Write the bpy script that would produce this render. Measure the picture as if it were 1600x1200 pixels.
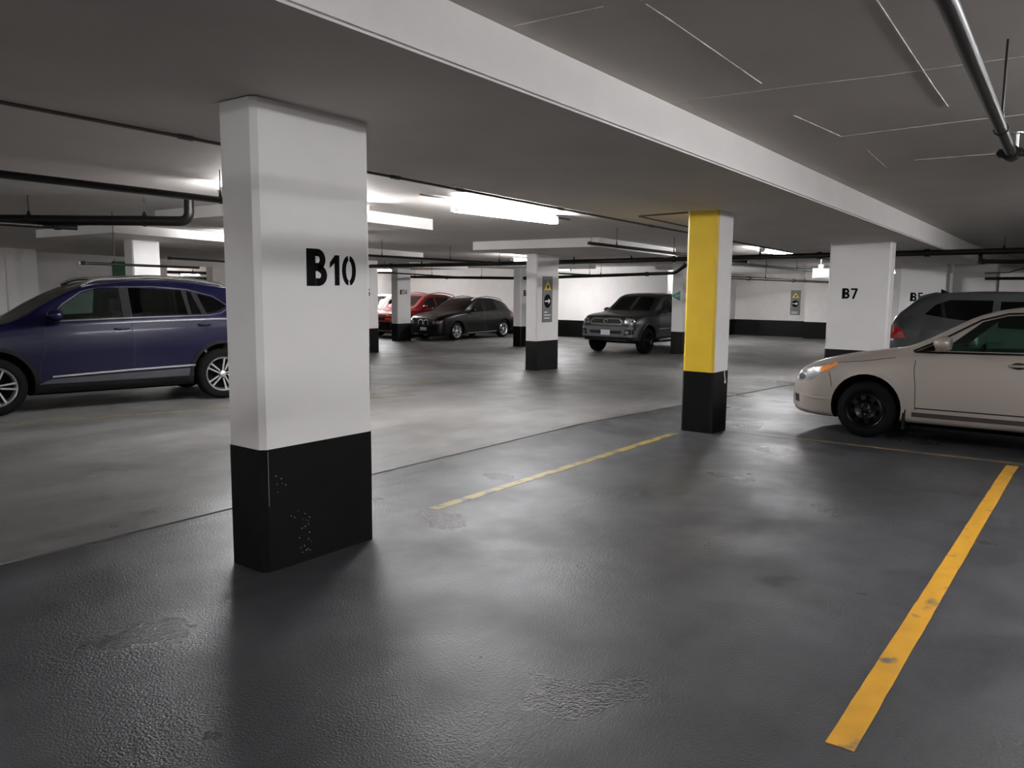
import bpy, bmesh, math, random
from math import sin, cos, pi, radians, atan, tan, sqrt
from mathutils import Vector, Matrix
from mathutils.bvhtree import BVHTree
from mathutils.geometry import tessellate_polygon
random.seed(7)
for o in list(bpy.data.objects): bpy.data.objects.remove(o)
SC = bpy.context.scene
COL = SC.collection
# ------------------------------------------------------------------ camera, exposure, world
EYE = 1.6; FPX = 1245.0; PITCH = atan(150/1245); ROLL = .0083; AZ = atan(952/(1245/cos(atan(150/1245))))
fw = Vector((cos(AZ), sin(AZ), 0)); rt = Vector((sin(AZ), -cos(AZ), 0)); up = Vector((0, 0, 1))
F = fw*cos(PITCH)-up*sin(PITCH); U0 = fw*sin(PITCH)+up*cos(PITCH)
R_ = rt*cos(ROLL)+U0*sin(ROLL); U_ = U0*cos(ROLL)-rt*sin(ROLL)
cd = bpy.data.cameras.new('camera'); cam = bpy.data.objects.new('camera', cd); COL.objects.link(cam)
M = Matrix(((R_.x, U_.x, -F.x, 0), (R_.y, U_.y, -F.y, 0), (R_.z, U_.z, -F.z, EYE), (0, 0, 0, 1)))
cam.matrix_world = M
cd.sensor_width = 36; cd.lens = FPX/1600*36; cd.clip_start = .05; cd.clip_end = 200
SC.camera = cam
SC.view_settings.view_transform = 'Standard'; SC.view_settings.look = 'None'
SC.view_settings.gamma = 1; SC.view_settings.use_curve_mapping = False
SC.view_settings.exposure = 1.15
SC.cycles.use_denoising = True
SC.cycles.max_bounces = 10; SC.cycles.diffuse_bounces = 6
SC.cycles.sample_clamp_indirect = 6
w = bpy.data.worlds.new('world'); SC.world = w; w.use_nodes = True
w.node_tree.nodes['Background'].inputs[0].default_value = (.02, .02, .02, 1)
TUBE = 90.0                      # brightness of the fluorescent tubes

# ------------------------------------------------------------------ materials
def S(c):
    c = c/255
    return c/12.92 if c <= .04045 else ((c+.055)/1.055)**2.4
def rgb(r, g, b): return (S(r), S(g), S(b), 1)
def mat(name, col, rough=.5, metal=0, noise=0, nscale=8, bump=0, bscale=60, coat=0, spec=.5, emit=0, alpha=None, rvar=0):
    m = bpy.data.materials.new(name); m.use_nodes = True; nt = m.node_tree; b = nt.nodes['Principled BSDF']
    b.inputs['Base Color'].default_value = col; b.inputs['Roughness'].default_value = rough
    b.inputs['Metallic'].default_value = metal; b.inputs['Specular IOR Level'].default_value = spec
    if coat: b.inputs['Coat Weight'].default_value = coat; b.inputs['Coat Roughness'].default_value = .05
    tc = nt.nodes.new('ShaderNodeTexCoord')
    if noise or rvar:
        n = nt.nodes.new('ShaderNodeTexNoise'); n.inputs['Scale'].default_value = nscale; n.inputs['Detail'].default_value = 6
        nt.links.new(tc.outputs['Object'], n.inputs['Vector'])
    if noise:
        r = nt.nodes.new('ShaderNodeValToRGB'); r.color_ramp.elements[0].position = .3; r.color_ramp.elements[1].position = .7
        a = tuple(max(0, v*(1-noise)) for v in col[:3])+(1,); c = tuple(min(1, v*(1+noise)) for v in col[:3])+(1,)
        r.color_ramp.elements[0].color = a; r.color_ramp.elements[1].color = c
        nt.links.new(n.outputs[0], r.inputs[0]); nt.links.new(r.outputs[0], b.inputs['Base Color'])
    if rvar:
        mr = nt.nodes.new('ShaderNodeMapRange'); mr.inputs[3].default_value = rough-rvar; mr.inputs[4].default_value = rough+rvar
        nt.links.new(n.outputs[0], mr.inputs[0]); nt.links.new(mr.outputs[0], b.inputs['Roughness'])
    if bump:
        n2 = nt.nodes.new('ShaderNodeTexNoise'); n2.inputs['Scale'].default_value = bscale; n2.inputs['Detail'].default_value = 4
        bp = nt.nodes.new('ShaderNodeBump'); bp.inputs['Strength'].default_value = bump; bp.inputs['Distance'].default_value = .01
        nt.links.new(tc.outputs['Object'], n2.inputs['Vector']); nt.links.new(n2.outputs[0], bp.inputs['Height']); nt.links.new(bp.outputs[0], b.inputs['Normal'])
    if emit:
        b.inputs['Emission Color'].default_value = (.97, .98, 1, 1); b.inputs['Emission Strength'].default_value = emit
    return m
def glass(name, tint, trans):
    m = bpy.data.materials.new(name); m.use_nodes = True; nt = m.node_tree; nt.nodes.clear()
    out = nt.nodes.new('ShaderNodeOutputMaterial'); g = nt.nodes.new('ShaderNodeBsdfGlossy'); g.inputs['Roughness'].default_value = .02
    t = nt.nodes.new('ShaderNodeBsdfTransparent'); t.inputs[0].default_value = tuple(v*trans for v in tint)+(1,)
    fr = nt.nodes.new('ShaderNodeFresnel'); fr.inputs[0].default_value = 1.5
    mx = nt.nodes.new('ShaderNodeMixShader')
    nt.links.new(fr.outputs[0], mx.inputs[0]); nt.links.new(t.outputs[0], mx.inputs[1]); nt.links.new(g.outputs[0], mx.inputs[2]); nt.links.new(mx.outputs[0], out.inputs[0])
    return m
white = mat('white_wall_paint', rgb(226, 222, 219), .55, noise=.03, nscale=3, bump=.06, bscale=25)
white_gloss = mat('white_column_paint', rgb(226, 222, 220), .5, spec=.35, noise=.025, nscale=2.5, bump=.08, bscale=18)
black = mat('black_band_paint', rgb(6, 6, 5), .42, spec=.18, noise=.15, nscale=5, bump=.1, bscale=30)
yellow = mat('yellow_column_paint', rgb(212, 176, 40), .4, noise=.05, nscale=4, bump=.08, bscale=20)
greypaint = mat('grey_sign', rgb(112, 112, 112), .45)
black_ink = mat('black_stencil_paint', rgb(8, 8, 8), .7, spec=.1)
green = mat('green_sign', rgb(20, 135, 85), .4)
dgreen = mat('green_door_paint', rgb(14, 92, 44), .4, noise=.1)
signyel = mat('sign_yellow', rgb(225, 200, 40), .4)
signwht = mat('sign_white', rgb(235, 235, 235), .4)
pipe_m = mat('dark_pipe_paint', rgb(17, 13, 12), .36, noise=.3, nscale=30, spec=.35)
steel = mat('galvanised_steel', rgb(150, 148, 145), .35, metal=.8, noise=.15, nscale=20)
conduit_m = mat('conduit_grey', rgb(78, 74, 72), .4, metal=.2)
lampwhite = mat('fixture_white', rgb(225, 225, 225), .4)
tube_m = mat('fluorescent_tube', rgb(240, 240, 240), .4, emit=TUBE)
ceil_m = None
def concrete_ceiling(name, seams, base=(200,193,187)):
    # painted concrete soffit; pale raised formwork seams every plywood sheet
    m = mat(name, rgb(*base), .7, noise=.05, nscale=1.5, bump=.12, bscale=14)
    return m
ceil_near = concrete_ceiling('ceiling_concrete', True)
ceil_far = concrete_ceiling('ceiling_concrete_far', False)
seam_m = mat('formwork_seam', rgb(225, 218, 212), .6, noise=.35, nscale=9)

def floor_material():
    m = bpy.data.materials.new('coated_concrete_floor'); m.use_nodes = True; nt = m.node_tree; L = nt.links
    b = nt.nodes['Principled BSDF']; tc = nt.nodes.new('ShaderNodeTexCoord')
    def noise(sc, det=5, dist=0, vec=None, ro=.55):
        n = nt.nodes.new('ShaderNodeTexNoise'); n.inputs['Scale'].default_value = sc; n.inputs['Detail'].default_value = det
        n.inputs['Distortion'].default_value = dist; n.inputs['Roughness'].default_value = ro
        L.new(vec or tc.outputs['Object'], n.inputs['Vector']); return n.outputs[0]
    def mp(x, y, z, rot=0):
        q = nt.nodes.new('ShaderNodeMapping'); q.inputs['Scale'].default_value = (x, y, z); q.inputs['Rotation'].default_value = (0, 0, rot)
        L.new(tc.outputs['Object'], q.inputs['Vector']); return q.outputs[0]
    def ramp(src, p0, p1, c0, c1):  # two-stop colour ramp
        r = nt.nodes.new('ShaderNodeValToRGB'); e = r.color_ramp.elements
        e[0].position = p0; e[1].position = p1; e[0].color = c0; e[1].color = c1; L.new(src, r.inputs[0]); return r.outputs[0]
    def mix(f, a, bb, mode='MIX'):
        q = nt.nodes.new('ShaderNodeMix'); q.data_type = 'RGBA'; q.blend_type = mode
        if isinstance(f, float): q.inputs[0].default_value = f
        else: L.new(f, q.inputs[0])
        L.new(a, q.inputs[6]); L.new(bb, q.inputs[7]); return q.outputs[2]
    near_c = ramp(noise(.7, 8), .35, .68, rgb(50, 51, 54), rgb(67, 67, 70)); far_c = ramp(noise(.6, 8), .35, .68, rgb(98, 96, 95), rgb(119, 117, 115))
    sx = nt.nodes.new('ShaderNodeSeparateXYZ'); L.new(tc.outputs['Object'], sx.inputs[0])
    def math_(op, a, b_=None, c_=None):
        q = nt.nodes.new('ShaderNodeMath'); q.operation = op
        for i, v in enumerate((a, b_, c_)):
            if v is None: continue
            if isinstance(v, (int, float)): q.inputs[i].default_value = v
            else: L.new(v, q.inputs[i])
        return q.outputs[0]
    farmask = math_('GREATER_THAN', sx.outputs[1], 5.0)      # coated bays on this side of the joint, bare concrete aisle beyond
    base = mix(farmask, near_c, far_c)
    grime = math_('MULTIPLY', math_('SUBTRACT', 1, math_('MINIMUM', math_('MULTIPLY', math_('ABSOLUTE', math_('SUBTRACT', sx.outputs[1], 4.93)), 3.2), 1)), noise(3.5, 6))
    gr_c = ramp(grime, .1, .6, (1, 1, 1, 1), (.55, .53, .52, 1))
    streak = ramp(noise(1, 6, .4, mp(.25, 1.8, 1, .06)), .42, .62, (1, 1, 1, 1), (.62, .61, .6, 1))    # tyre tracks along the aisle
    c = mix(.6, base, streak, 'MULTIPLY'); c = mix(.8, c, gr_c, 'MULTIPLY')
    for (px_, py_, rr_, dk_) in ((4.27, 1.41, .085, .35), (4.36, 1.36, .05, .4)):   # oil drips
        vm = nt.nodes.new('ShaderNodeVectorMath'); vm.operation = 'DISTANCE'; L.new(tc.outputs['Object'], vm.inputs[0]); vm.inputs[1].default_value = (px_, py_, 0)
        dd = math_('ADD', vm.outputs['Value'], math_('MULTIPLY', math_('SUBTRACT', noise(9, 5), .5), rr_*1.2))
        c = mix(1.0, c, ramp(math_('DIVIDE', dd, rr_*2), .3, .62, (dk_, dk_*.97, dk_*.95, 1), (1, 1, 1, 1)), 'MULTIPLY')
    spots = ramp(noise(1.3, 10, .2, None, .7), .46, .66, (1, 1, 1, 1), (.62, .61, .6, 1))
    c = mix(.7, c, spots, 'MULTIPLY')
    fine = ramp(noise(120, 3), .3, .7, (.86, .86, .86, 1), (1.1, 1.1, 1.1, 1))
    c = mix(.6, c, fine, 'MULTIPLY')
    L.new(c, b.inputs['Base Color'])
    rr = nt.nodes.new('ShaderNodeMapRange'); L.new(noise(1.6, 8, .2), rr.inputs[0]); rr.inputs[1].default_value = .35; rr.inputs[2].default_value = .7
    rr.inputs[3].default_value = .40; rr.inputs[4].default_value = .56
    b.inputs['Specular IOR Level'].default_value = .42
    # grit of the coating plus worn rough patches
    grit = noise(110, 2); worn = noise(62, 3, .3)
    mask = ramp(noise(.9, 3, .1), .42, .68, (0, 0, 0, 1), (1, 1, 1, 1))
    b1 = nt.nodes.new('ShaderNodeBump'); b1.inputs['Strength'].default_value = .5; b1.inputs['Distance'].default_value = .006; L.new(grit, b1.inputs['Height'])
    b2 = nt.nodes.new('ShaderNodeBump'); b2.inputs['Distance'].default_value = .012; L.new(worn, b2.inputs['Height'])
    sm = nt.nodes.new('ShaderNodeMath'); sm.operation = 'MULTIPLY'; sm.inputs[1].default_value = .45
    nearmask = math_('MULTIPLY', mask, math_('SUBTRACT', 1, math_('MULTIPLY', math_('GREATER_THAN', sx.outputs[1], 5.5), .8)))
    L.new(nearmask, sm.inputs[0]); L.new(math_('SUBTRACT', rr.outputs[0], math_('MULTIPLY', nearmask, .2)), b.inputs['Roughness']); L.new(sm.outputs[0], b2.inputs['Strength'])
    L.new(b1.outputs[0], b2.inputs['Normal']); L.new(b2.outputs[0], b.inputs['Normal'])
    return m
floor_m = floor_material()
joint_m = mat('joint_sealant', rgb(30, 29, 28), .6)
def line_material(name, c, wear):
    m = mat(name, c, .45, noise=.12, nscale=6, bump=.15, bscale=120)
    nt = m.node_tree; b = nt.nodes['Principled BSDF']; L = nt.links
    src = b.inputs['Base Color'].links[0].from_socket
    tc = nt.nodes.new('ShaderNodeTexCoord'); n = nt.nodes.new('ShaderNodeTexNoise'); n.inputs['Scale'].default_value = 7; n.inputs['Detail'].default_value = 8
    L.new(tc.outputs['Object'], n.inputs['Vector'])
    r = nt.nodes.new('ShaderNodeValToRGB'); r.color_ramp.elements[0].position = wear; r.color_ramp.elements[1].position = wear+.1
    L.new(n.outputs[0], r.inputs[0])
    q = nt.nodes.new('ShaderNodeMix'); q.data_type = 'RGBA'; L.new(r.outputs[0], q.inputs[0]); L.new(src, q.inputs[6]); q.inputs[7].default_value = rgb(84, 82, 78)
    L.new(q.outputs[2], b.inputs['Base Color'])
    return m
line_new = line_material('parking_line_paint', rgb(190, 138, 34), .60)
line_old = line_material('worn_line_paint', rgb(118, 100, 54), .48)

# ------------------------------------------------------------------ mesh helpers
def tag(o, label=None, cat=None, group=None, kind=None):
    if label: o['label'] = label
    if cat: o['category'] = cat
    if group: o['group'] = group
    if kind: o['kind'] = kind
    return o
def empty(name, loc=(0, 0, 0), rot=None):
    o = bpy.data.objects.new(name, None); COL.objects.link(o); o.empty_display_size = .2; o.location = loc
    if rot is not None: o.rotation_euler = rot
    return o
def mk(name, V, Fc, m, parent=None, smooth=False, sharp=None):
    me = bpy.data.meshes.new(name); me.from_pydata([tuple(v) for v in V], [], Fc); me.update()
    if smooth:
        me.polygons.foreach_set('use_smooth', [True]*len(me.polygons))
        me.set_sharp_from_angle(angle=radians(sharp or 40))
    if m: me.materials.append(m)
    o = bpy.data.objects.new(name, me); COL.objects.link(o)
    if parent: o.parent = parent
    return o
class MB:
    def __init__(s): s.v = []; s.f = []
    def add(s, V, Fc):
        n = len(s.v); s.v += [tuple(v) for v in V]; s.f += [tuple(i+n for i in f) for f in Fc]; return s
    def box(s, a, b, ch=0):
        x0, y0, z0 = a; x1, y1, z1 = b
        if not ch:
            return s.add([(x0,y0,z0),(x1,y0,z0),(x1,y1,z0),(x0,y1,z0),(x0,y0,z1),(x1,y0,z1),(x1,y1,z1),(x0,y1,z1)],
                [(0,3,2,1),(4,5,6,7),(0,1,5,4),(1,2,6,5),(2,3,7,6),(3,0,4,7)])
        P = [(x0+ch,y0),(x1-ch,y0),(x1,y0+ch),(x1,y1-ch),(x1-ch,y1),(x0+ch,y1),(x0,y1-ch),(x0,y0+ch)]
        return s.prism(P, z0, z1)
    def prism(s, P, z0, z1):
        n = len(P)
        return s.add([(x,y,z0) for x,y in P]+[(x,y,z1) for x,y in P], [tuple(reversed(range(n))), tuple(range(n,2*n))]+[(i,(i+1)%n,(i+1)%n+n,i+n) for i in range(n)])
    def tube(s, a, b, r, n=10, r2=None):
        a = Vector(a); b = Vector(b); d = (b-a).normalized(); r2 = r if r2 is None else r2
        x = d.orthogonal().normalized(); y = d.cross(x)
        V = [a+(x*cos(2*pi*i/n)+y*sin(2*pi*i/n))*r for i in range(n)]+[b+(x*cos(2*pi*i/n)+y*sin(2*pi*i/n))*r2 for i in range(n)]
        return s.add(V, [tuple(reversed(range(n))), tuple(range(n,2*n))]+[(i,(i+1)%n,(i+1)%n+n,i+n) for i in range(n)])
    def build(s, name, m, parent=None, smooth=False, sharp=None): return mk(name, s.v, s.f, m, parent, smooth, sharp)
def sweep(pts, r, n=12, bend=.12):
    P = [Vector(p) for p in pts]; path = [P[0]]
    for i in range(1, len(P)-1):
        a = (P[i-1]-P[i]); c = (P[i+1]-P[i]); b = min(bend, a.length*.45, c.length*.45); a.normalize(); c.normalize()
        p0 = P[i]+a*b; p1 = P[i]+c*b
        for k in range(7):
            t = k/6; path.append(p0.lerp(P[i], t).lerp(P[i].lerp(p1, t), t))
    path.append(P[-1]); V = []; Fc = []; prev = None
    for i, p in enumerate(path):
        d = (path[min(i+1, len(path)-1)]-path[max(i-1, 0)]).normalized()
        x = d.orthogonal().normalized() if prev is None else (prev-d*prev.dot(d)).normalized()
        prev = x; y = d.cross(x)
        V += [p+(x*cos(2*pi*k/n)+y*sin(2*pi*k/n))*r for k in range(n)]
    for i in range(len(path)-1):
        for k in range(n): Fc.append((i*n+k, i*n+(k+1)%n, (i+1)*n+(k+1)%n, (i+1)*n+k))
    Fc += [tuple(reversed(range(n))), tuple(range((len(path)-1)*n, len(path)*n))]
    return V, Fc

# ------------------------------------------------------------------ levels: the deck falls away gently along +X
def fz(X): return -.03*min(max(X-8, 0), 10)
def uc(X): return 2.92-.02*min(X, 18)      # ceiling on the camera's side
def cb(X): return 2.79-.02*min(X, 18)      # ceiling beyond the band
def sc_(X): return 2.65-.022*min(X, 18)    # underside of the dropped band and panels
XS = [-9, -4, 0, 4, 8, 13, 18, 33.2]

# floor with a recessed expansion joint at Y = 5
YS = [(-11, 0), (0, 0), (4.980, 0), (4.986, -.02), (5.012, -.02), (5.018, 0), (15, 0), (26.6, 0)]
V = []; Fc = []
for x in XS:
    for y, dz in YS: V.append((x, y, fz(x)+dz))
n = len(YS)
for i in range(len(XS)-1):
    for j in range(n-1): Fc.append((i*n+j, (i+1)*n+j, (i+1)*n+j+1, i*n+j+1))
# a slab below so the deck has thickness
tag(mk('floor', V, Fc, floor_m), kind='structure', label='grey coated concrete garage deck with worn glossy patches')
def strip(name, y0, y1, zf, t, m, xs=XS, x_end=None):
    xs = [x for x in xs]; V = []; Fc = []
    for x in xs: V += [(x, y0, zf(x)), (x, y1, zf(x)), (x, y1, zf(x)+t), (x, y0, zf(x)+t)]
    for i in range(len(xs)-1):
        a = i*4; b = a+4
        for k in range(4): Fc.append((a+k, b+k, b+(k+1)%4, a+(k+1)%4))
    e = (len(xs)-1)*4; Fc += [(3, 2, 1, 0), (e, e+1, e+2, e+3)]
    o = mk(name, V, Fc, m); bm = bmesh.new(); bm.from_mesh(o.data); bmesh.ops.recalc_face_normals(bm, faces=bm.faces); bm.to_mesh(o.data); bm.free(); return o
jt = strip('trim_1', 4.984, 5.014, lambda x: fz(x)-.02, .011, joint_m); tag(jt, kind='structure', label='dark sealant in the floor expansion joint')
# ceilings
tag(strip('ceiling', -11, 2.48, uc, .3, ceil_near), kind='structure', label='grey concrete ceiling on the near side of the beam')
tag(strip('ceiling', 4.99, 26.6, cb, .4, ceil_far), kind='structure', label='grey concrete ceiling beyond the dropped band')
band = strip('trim_2', 2.48, 5.0, sc_, .6, None)
band.data.materials.append(ceil_near); band.data.materials.append(white)
for p in band.data.polygons:
    if abs(p.normal.y) > .9 and p.center.y < 3: p.material_index = 1
tag(band, kind='structure', label='wide dropped concrete beam over the column row, white on its near side')
def lipf(x): return sc_(x)+.012
tag(strip('trim_3', 2.462, 2.481, lipf, .012, white), kind='structure', label='thin white lip along the bottom of the beam')
# pale formwork seams on the near ceiling
def seam(pts):
    mb = MB()
    for i in range(len(pts)-1):
        (x0, y0), (x1, y1) = pts[i], pts[i+1]; d = Vector((x1-x0, y1-y0)); L_ = d.length; d /= L_; nx, ny = -d.y*.003, d.x*.003
        z0 = uc(x0); z1 = uc(x1)
        mb.add([(x0-nx,y0-ny,z0+.002),(x0+nx,y0+ny,z0+.002),(x1+nx,y1+ny,z1+.002),(x1-nx,y1-ny,z1+.002),
                (x0-nx,y0-ny,z0-.003),(x0+nx,y0+ny,z0-.003),(x1+nx,y1+ny,z1-.003),(x1-nx,y1-ny,z1-.003)],
               [(0,1,2,3),(7,6,5,4),(0,4,5,1),(1,5,6,2),(2,6,7,3),(3,7,4,0)])
    return mb
for i, s in enumerate([[(3.2,2.44),(3.22,1.95)], [(3.25,1.78),(3.3,1.0),(3.3,.1)], [(3.3,1.78),(3.48,1.78)], [(3.48,1.78),(4.82,1.81)], [(4.95,2.44),(4.98,1.69),(5.03,1.2)], [(5.03,1.2),(5.05,.2),(5.05,-.8)],
          [(5.72,1.91),(6.6,1.83)], [(6.6,1.83),(6.5,.92),(6.5,-.4)], [(7.96,1.56),(7.97,.6)], [(3.81,.94),(5.43,.99)], [(5.43,.99),(6.0,1.0)], [(7.29,1.8),(8.26,1.86)]]):
    o = seam(s).build('trim_4', seam_m); tag(o, kind='structure', label='pale formwork seam on the ceiling')

# ------------------------------------------------------------------ walls
def wall(name, segs, m_hi, band_h=.66, has_band=True, lab=None):
    """segs: list of (x0,y0,x1,y1) boxes"""
    for (x0, y0, x1, y1) in segs:
        z0 = min(fz(x0), fz(x1)); o = MB().box((x0, y0, z0-.05), (x1, y1, 3.0)).build(name, m_hi)
        tag(o, kind='structure', label=lab)
        if has_band:
            b = MB().box((x0-.012, y0-.012, z0-.04), (x1+.012, y1+.012, fz(x1)+band_h)).build('baseboard_'+name.split('_')[1], black)
            tag(b, kind='structure', label='black painted band along the foot of the '+name.split('_')[1]+' wall')
wall('wall_back', [(26.5, 13.1, 26.9, 26.6)], white, lab='white far wall behind the parked truck and hatchback')
wall('wall_back', [(26.9, 13.1, 33.0, 13.5)], white, lab='white return wall beyond the truck')
wall('wall_right', [(33.0, 10.0, 33.3, 13.5)], white, lab='white far wall with warning sign')
wall('wall_right', [(32.4, -11, 32.9, 9.99)], white, lab='white far wall at the right')
wall('wall_left', [(9.55, 26.4, 14.95, 26.8), (16.7, 26.4, 26.5, 26.8)], white, lab='white wall behind the blue car')
wall('wall_left', [(-9, 25.0, 10.2, 25.4)], white, lab='white wall block at far left')
o = MB().box((14.95, 26.4, 2.28), (16.7, 26.8, 3.0)).build('wall_left', white); tag(o, kind='structure', label='lintel over the dark opening')
# dark recess beyond the opening
tag(MB().box((14.8, 30.9, -.3), (22.9, 31.0, 1.95)).build('wall_recess', black), kind='structure', label='lower wall of the dim bay, coloured black to stand for its darkness')  # black colour stands in for the darkness inside the bay
rec = MB().box((14.8, 31.0, -.3), (22.9, 31.2, 3.0)).box((14.6, 26.8, -.3), (14.8, 31.2, 3.0)).box((22.9, 26.8, -.3), (23.1, 31.2, 3.0)).box((14.8, 26.8, 2.5), (23, 31.1, 2.9)).box((14.8, 26.6, -.4), (23, 31.1, -.22))
tag(rec.build('wall_recess', ceil_far), kind='structure', label='walls of the dim bay beyond the opening')
o = MB().box((9.35, 24.86, -.02), (9.62, 25.02, cb(9.4)+.02)).build('trim_5', white); tag(o, kind='structure', label='narrow white pilaster at far left')
tag(MB().box((-9.3, -11, -.1), (-9, 26.6, 3.2)).build('wall_west', white), kind='structure', label='white wall behind the viewer at left')
tag(MB().box((-9, -11.3, -.1), (33, -11, 3.2)).build('wall_south', white), kind='structure', label='white wall behind the viewer')
d = empty('door_1', (13.45, 26.39, 0)); tag(d, kind='structure', label='green door in the white wall')
MB().box((-.32, -.04, -.17), (.32, .0, 2.28)).build('door_leaf', dgreen, d); MB().box((-.4, -.05, -.17), (-.32, .0, 2.36)).box((.32, -.05, -.17), (.4, .0, 2.36)).box((-.4,-.05,2.28),(.4,0,2.36)).build('door_frame', dgreen, d)
MB().tube((.24, -.04, .9), (.24, -.09, .9), .012).tube((.24, -.09, .9), (.12, -.09, .9), .01).build('door_handle', steel, d)
# lit beam beyond the yellow column
def dropbox(x0, y0, x1, y1, lab, name='trim_6', zt=.2):
    xs = [x0, x1]; o = strip(name, y0, y1, sc_, zt, white, xs=xs); tag(o, kind='structure', label=lab); return o
o = dropbox(24.5, 11.0, 33.0, 12.6, 'white dropped beam in front of the far right wall')
# drop panels over the farther columns
PAN = [(6.95, 14.0, 10.3, 17.0, 'drop panel over the brightly lit far left column'), (6.2, 8.3, 8.94, 11.2, 'brightly lit drop panel behind the B10 column'),
       (12.2, 14.5, 15.25, 18.2, 'drop panel beyond the main lamp'), (12.75, 7.7, 15.9, 10.72, 'drop panel over the column with the warning sign'),
       (19.2, 18.9, 22.2, 21.9, 'drop panel over the column before the red car'), (20.0, 14.0, 23.0, 17.0, 'drop panel beside the far black hatchback')]
for (x0, y0, x1, y1, lab) in PAN:
    o = strip('trim_7', y0, y1, sc_, .2, white, xs=[x0, x1]); tag(o, kind='structure', label=lab)
    o.data.materials.append(ceil_far)
    for p in o.data.polygons:
        if p.normal.z < -.5: p.material_index = 1

# ------------------------------------------------------------------ lettering
def arc(cx, cy, rx, ry, t, a0, a1, n=10):
    out = []; 
    for i in range(n):
        b0 = radians(a0+(a1-a0)*i/n); b1 = radians(a0+(a1-a0)*(i+1)/n)
        out.append([(cx+rx*cos(b0), cy+ry*sin(b0)), (cx+rx*cos(b1), cy+ry*sin(b1)), (cx+(rx-t)*cos(b1), cy+(ry-t)*sin(b1)), (cx+(rx-t)*cos(b0), cy+(ry-t)*sin(b0))])
    return out
def rect(x0, y0, x1, y1): return [[(x0, y0), (x1, y0), (x1, y1), (x0, y1)]]
GL = {
 'B': rect(0,0,.3,1)+rect(.28,.80,.4,1)+rect(.28,.40,.42,.62)+rect(.315,0,.42,.21)+arc(.38,.71,.27,.29,.19,-90,90)+arc(.4,.29,.3,.29,.2,-90,90),
 '1': rect(.22,0,.42,1)+[[(0,.58),(.02,.76),(.24,1),(.3,.8)]],
 '0': arc(.3,.5,.3,.5,.17,97,263)+arc(.32,.5,.3,.5,.17,-83,83),
 '7': rect(0,.83,.6,1)+[[(.4,.85),(.6,.85),(.32,0),(.12,0)]],
 '5': rect(.04,.84,.52,1)+rect(.04,.5,.2,.86)+arc(.24,.33,.32,.33,.16,-140,95),
 '4': rect(.34,0,.5,1)+rect(0,.22,.6,.36)+[[(0,.34),(.16,.34),(.42,.9),(.34,1)]],
 '3': arc(.24,.72,.3,.28,.15,-90,150)+arc(.24,.31,.33,.31,.15,-150,90)}
def lettering(name, txt, org, ux, uz, parent, m=black_ink, gap=.1, scales=None, nrm=None, th=.003):
    """flat painted glyphs on a face: org lower-left corner, ux/uz unit vectors scaled to the glyph height"""
    org = Vector(org); ux = Vector(ux); uz = Vector(uz); nv = Vector(nrm); mb = MB(); x = 0
    for i, ch in enumerate(txt):
        s = scales[i] if scales else 1; wmax = 0
        for q in GL[ch]:
            P = [org+ux*(x+a*s)+uz*(b*s+(0 if s == 1 else .02)) for a, b in q]; k = len(P)
            mb.add([p+nv*.0005 for p in P]+[p+nv*th for p in P], [tuple(range(k,2*k)), tuple(reversed(range(k)))]+[(j,(j+1)%k,(j+1)%k+k,j+k) for j in range(k)])
            wmax = max(wmax, max(a for a, b in q))
        x += wmax*s+gap
    o = mb.build(name, m, parent)
    bm = bmesh.new(); bm.from_mesh(o.data); bmesh.ops.recalc_face_normals(bm, faces=bm.faces); bm.to_mesh(o.data); bm.free(); return o

# ------------------------------------------------------------------ columns
def column(x0, y0, x1, y1, bh, label, group='white and black painted concrete columns', ch=.025, top=None, faces=None, texts=()):
    cx, cy = (x0+x1)/2, (y0+y1)/2; zf = fz(x0); c = empty('column', (cx, cy, zf)); tag(c, label, 'column', group)
    zt = (top if top is not None else min(sc_(x0), sc_(x1)))+.012-zf; hx, hy = (x1-x0)/2, (y1-y0)/2
    s = MB().box((-hx, -hy, bh-.01), (hx, hy, zt), ch).build('shaft', white_gloss, c)
    if faces == 'yellow':
        s.data.materials.append(yellow)
        for p in s.data.polygons:
            if p.normal.x < -.6 or (p.normal.y > .5): p.material_index = 1
    b = MB().box((-hx-.004, -hy-.004, -.04), (hx+.004, hy+.004, bh), ch).build('black_base', black, c)
    for (txt, org, ux, uz, nrm, sc) in texts:
        lettering('stencil_number', txt, (org[0]-cx, org[1]-cy, org[2]-zf), ux, uz, c, scales=sc, nrm=nrm)
    return c
h = .212
cB10 = column(2.598, 3.69, 3.42, 4.015, .70, 'large foreground concrete column stencilled B10', ch=.03,
    texts=[('B10', (2.925, 3.69, 1.602), (h*.98, 0, 0), (0, 0, h), (0, -1, 0), (1, .83, .83))])
# chipped paint on the black base
chips = MB()
for i in range(34):
    if i < 6: x = random.uniform(.0, .1)-.355; z = random.uniform(.42, .62)
    else: x = -.145+random.gauss(0, .035); z = random.uniform(.06, .33)
    r = random.uniform(.001, .0035); k = 6
    P = [(x+r*random.uniform(.6,1.2)*cos(2*pi*j/k), -.1695, z+r*random.uniform(.7,1.7)*sin(2*pi*j/k)) for j in range(k)]
    chips.add(P, [tuple(range(k))])
chips.add([(-.381, -.1685, .38), (-.3795, -.1685, .38), (-.3795, -.1685, .69), (-.381, -.1685, .69)], [(0, 1, 2, 3)])
chips.build('paint_chips', mat('bare_concrete_chip', rgb(190, 186, 180), .7), cB10)
cY = column(8.40, 3.56, 8.83, 3.93, .69, 'concrete column with a yellow painted left face', faces='yellow')
hook = sweep([(.09, -.188, .70), (.09, -.20, .60), (.085, -.212, .56), (.06, -.214, .55), (.05, -.21, .58)], .006, 8, .02)
mk('white_cord', hook[0], hook[1], signwht, cY, True)
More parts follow.
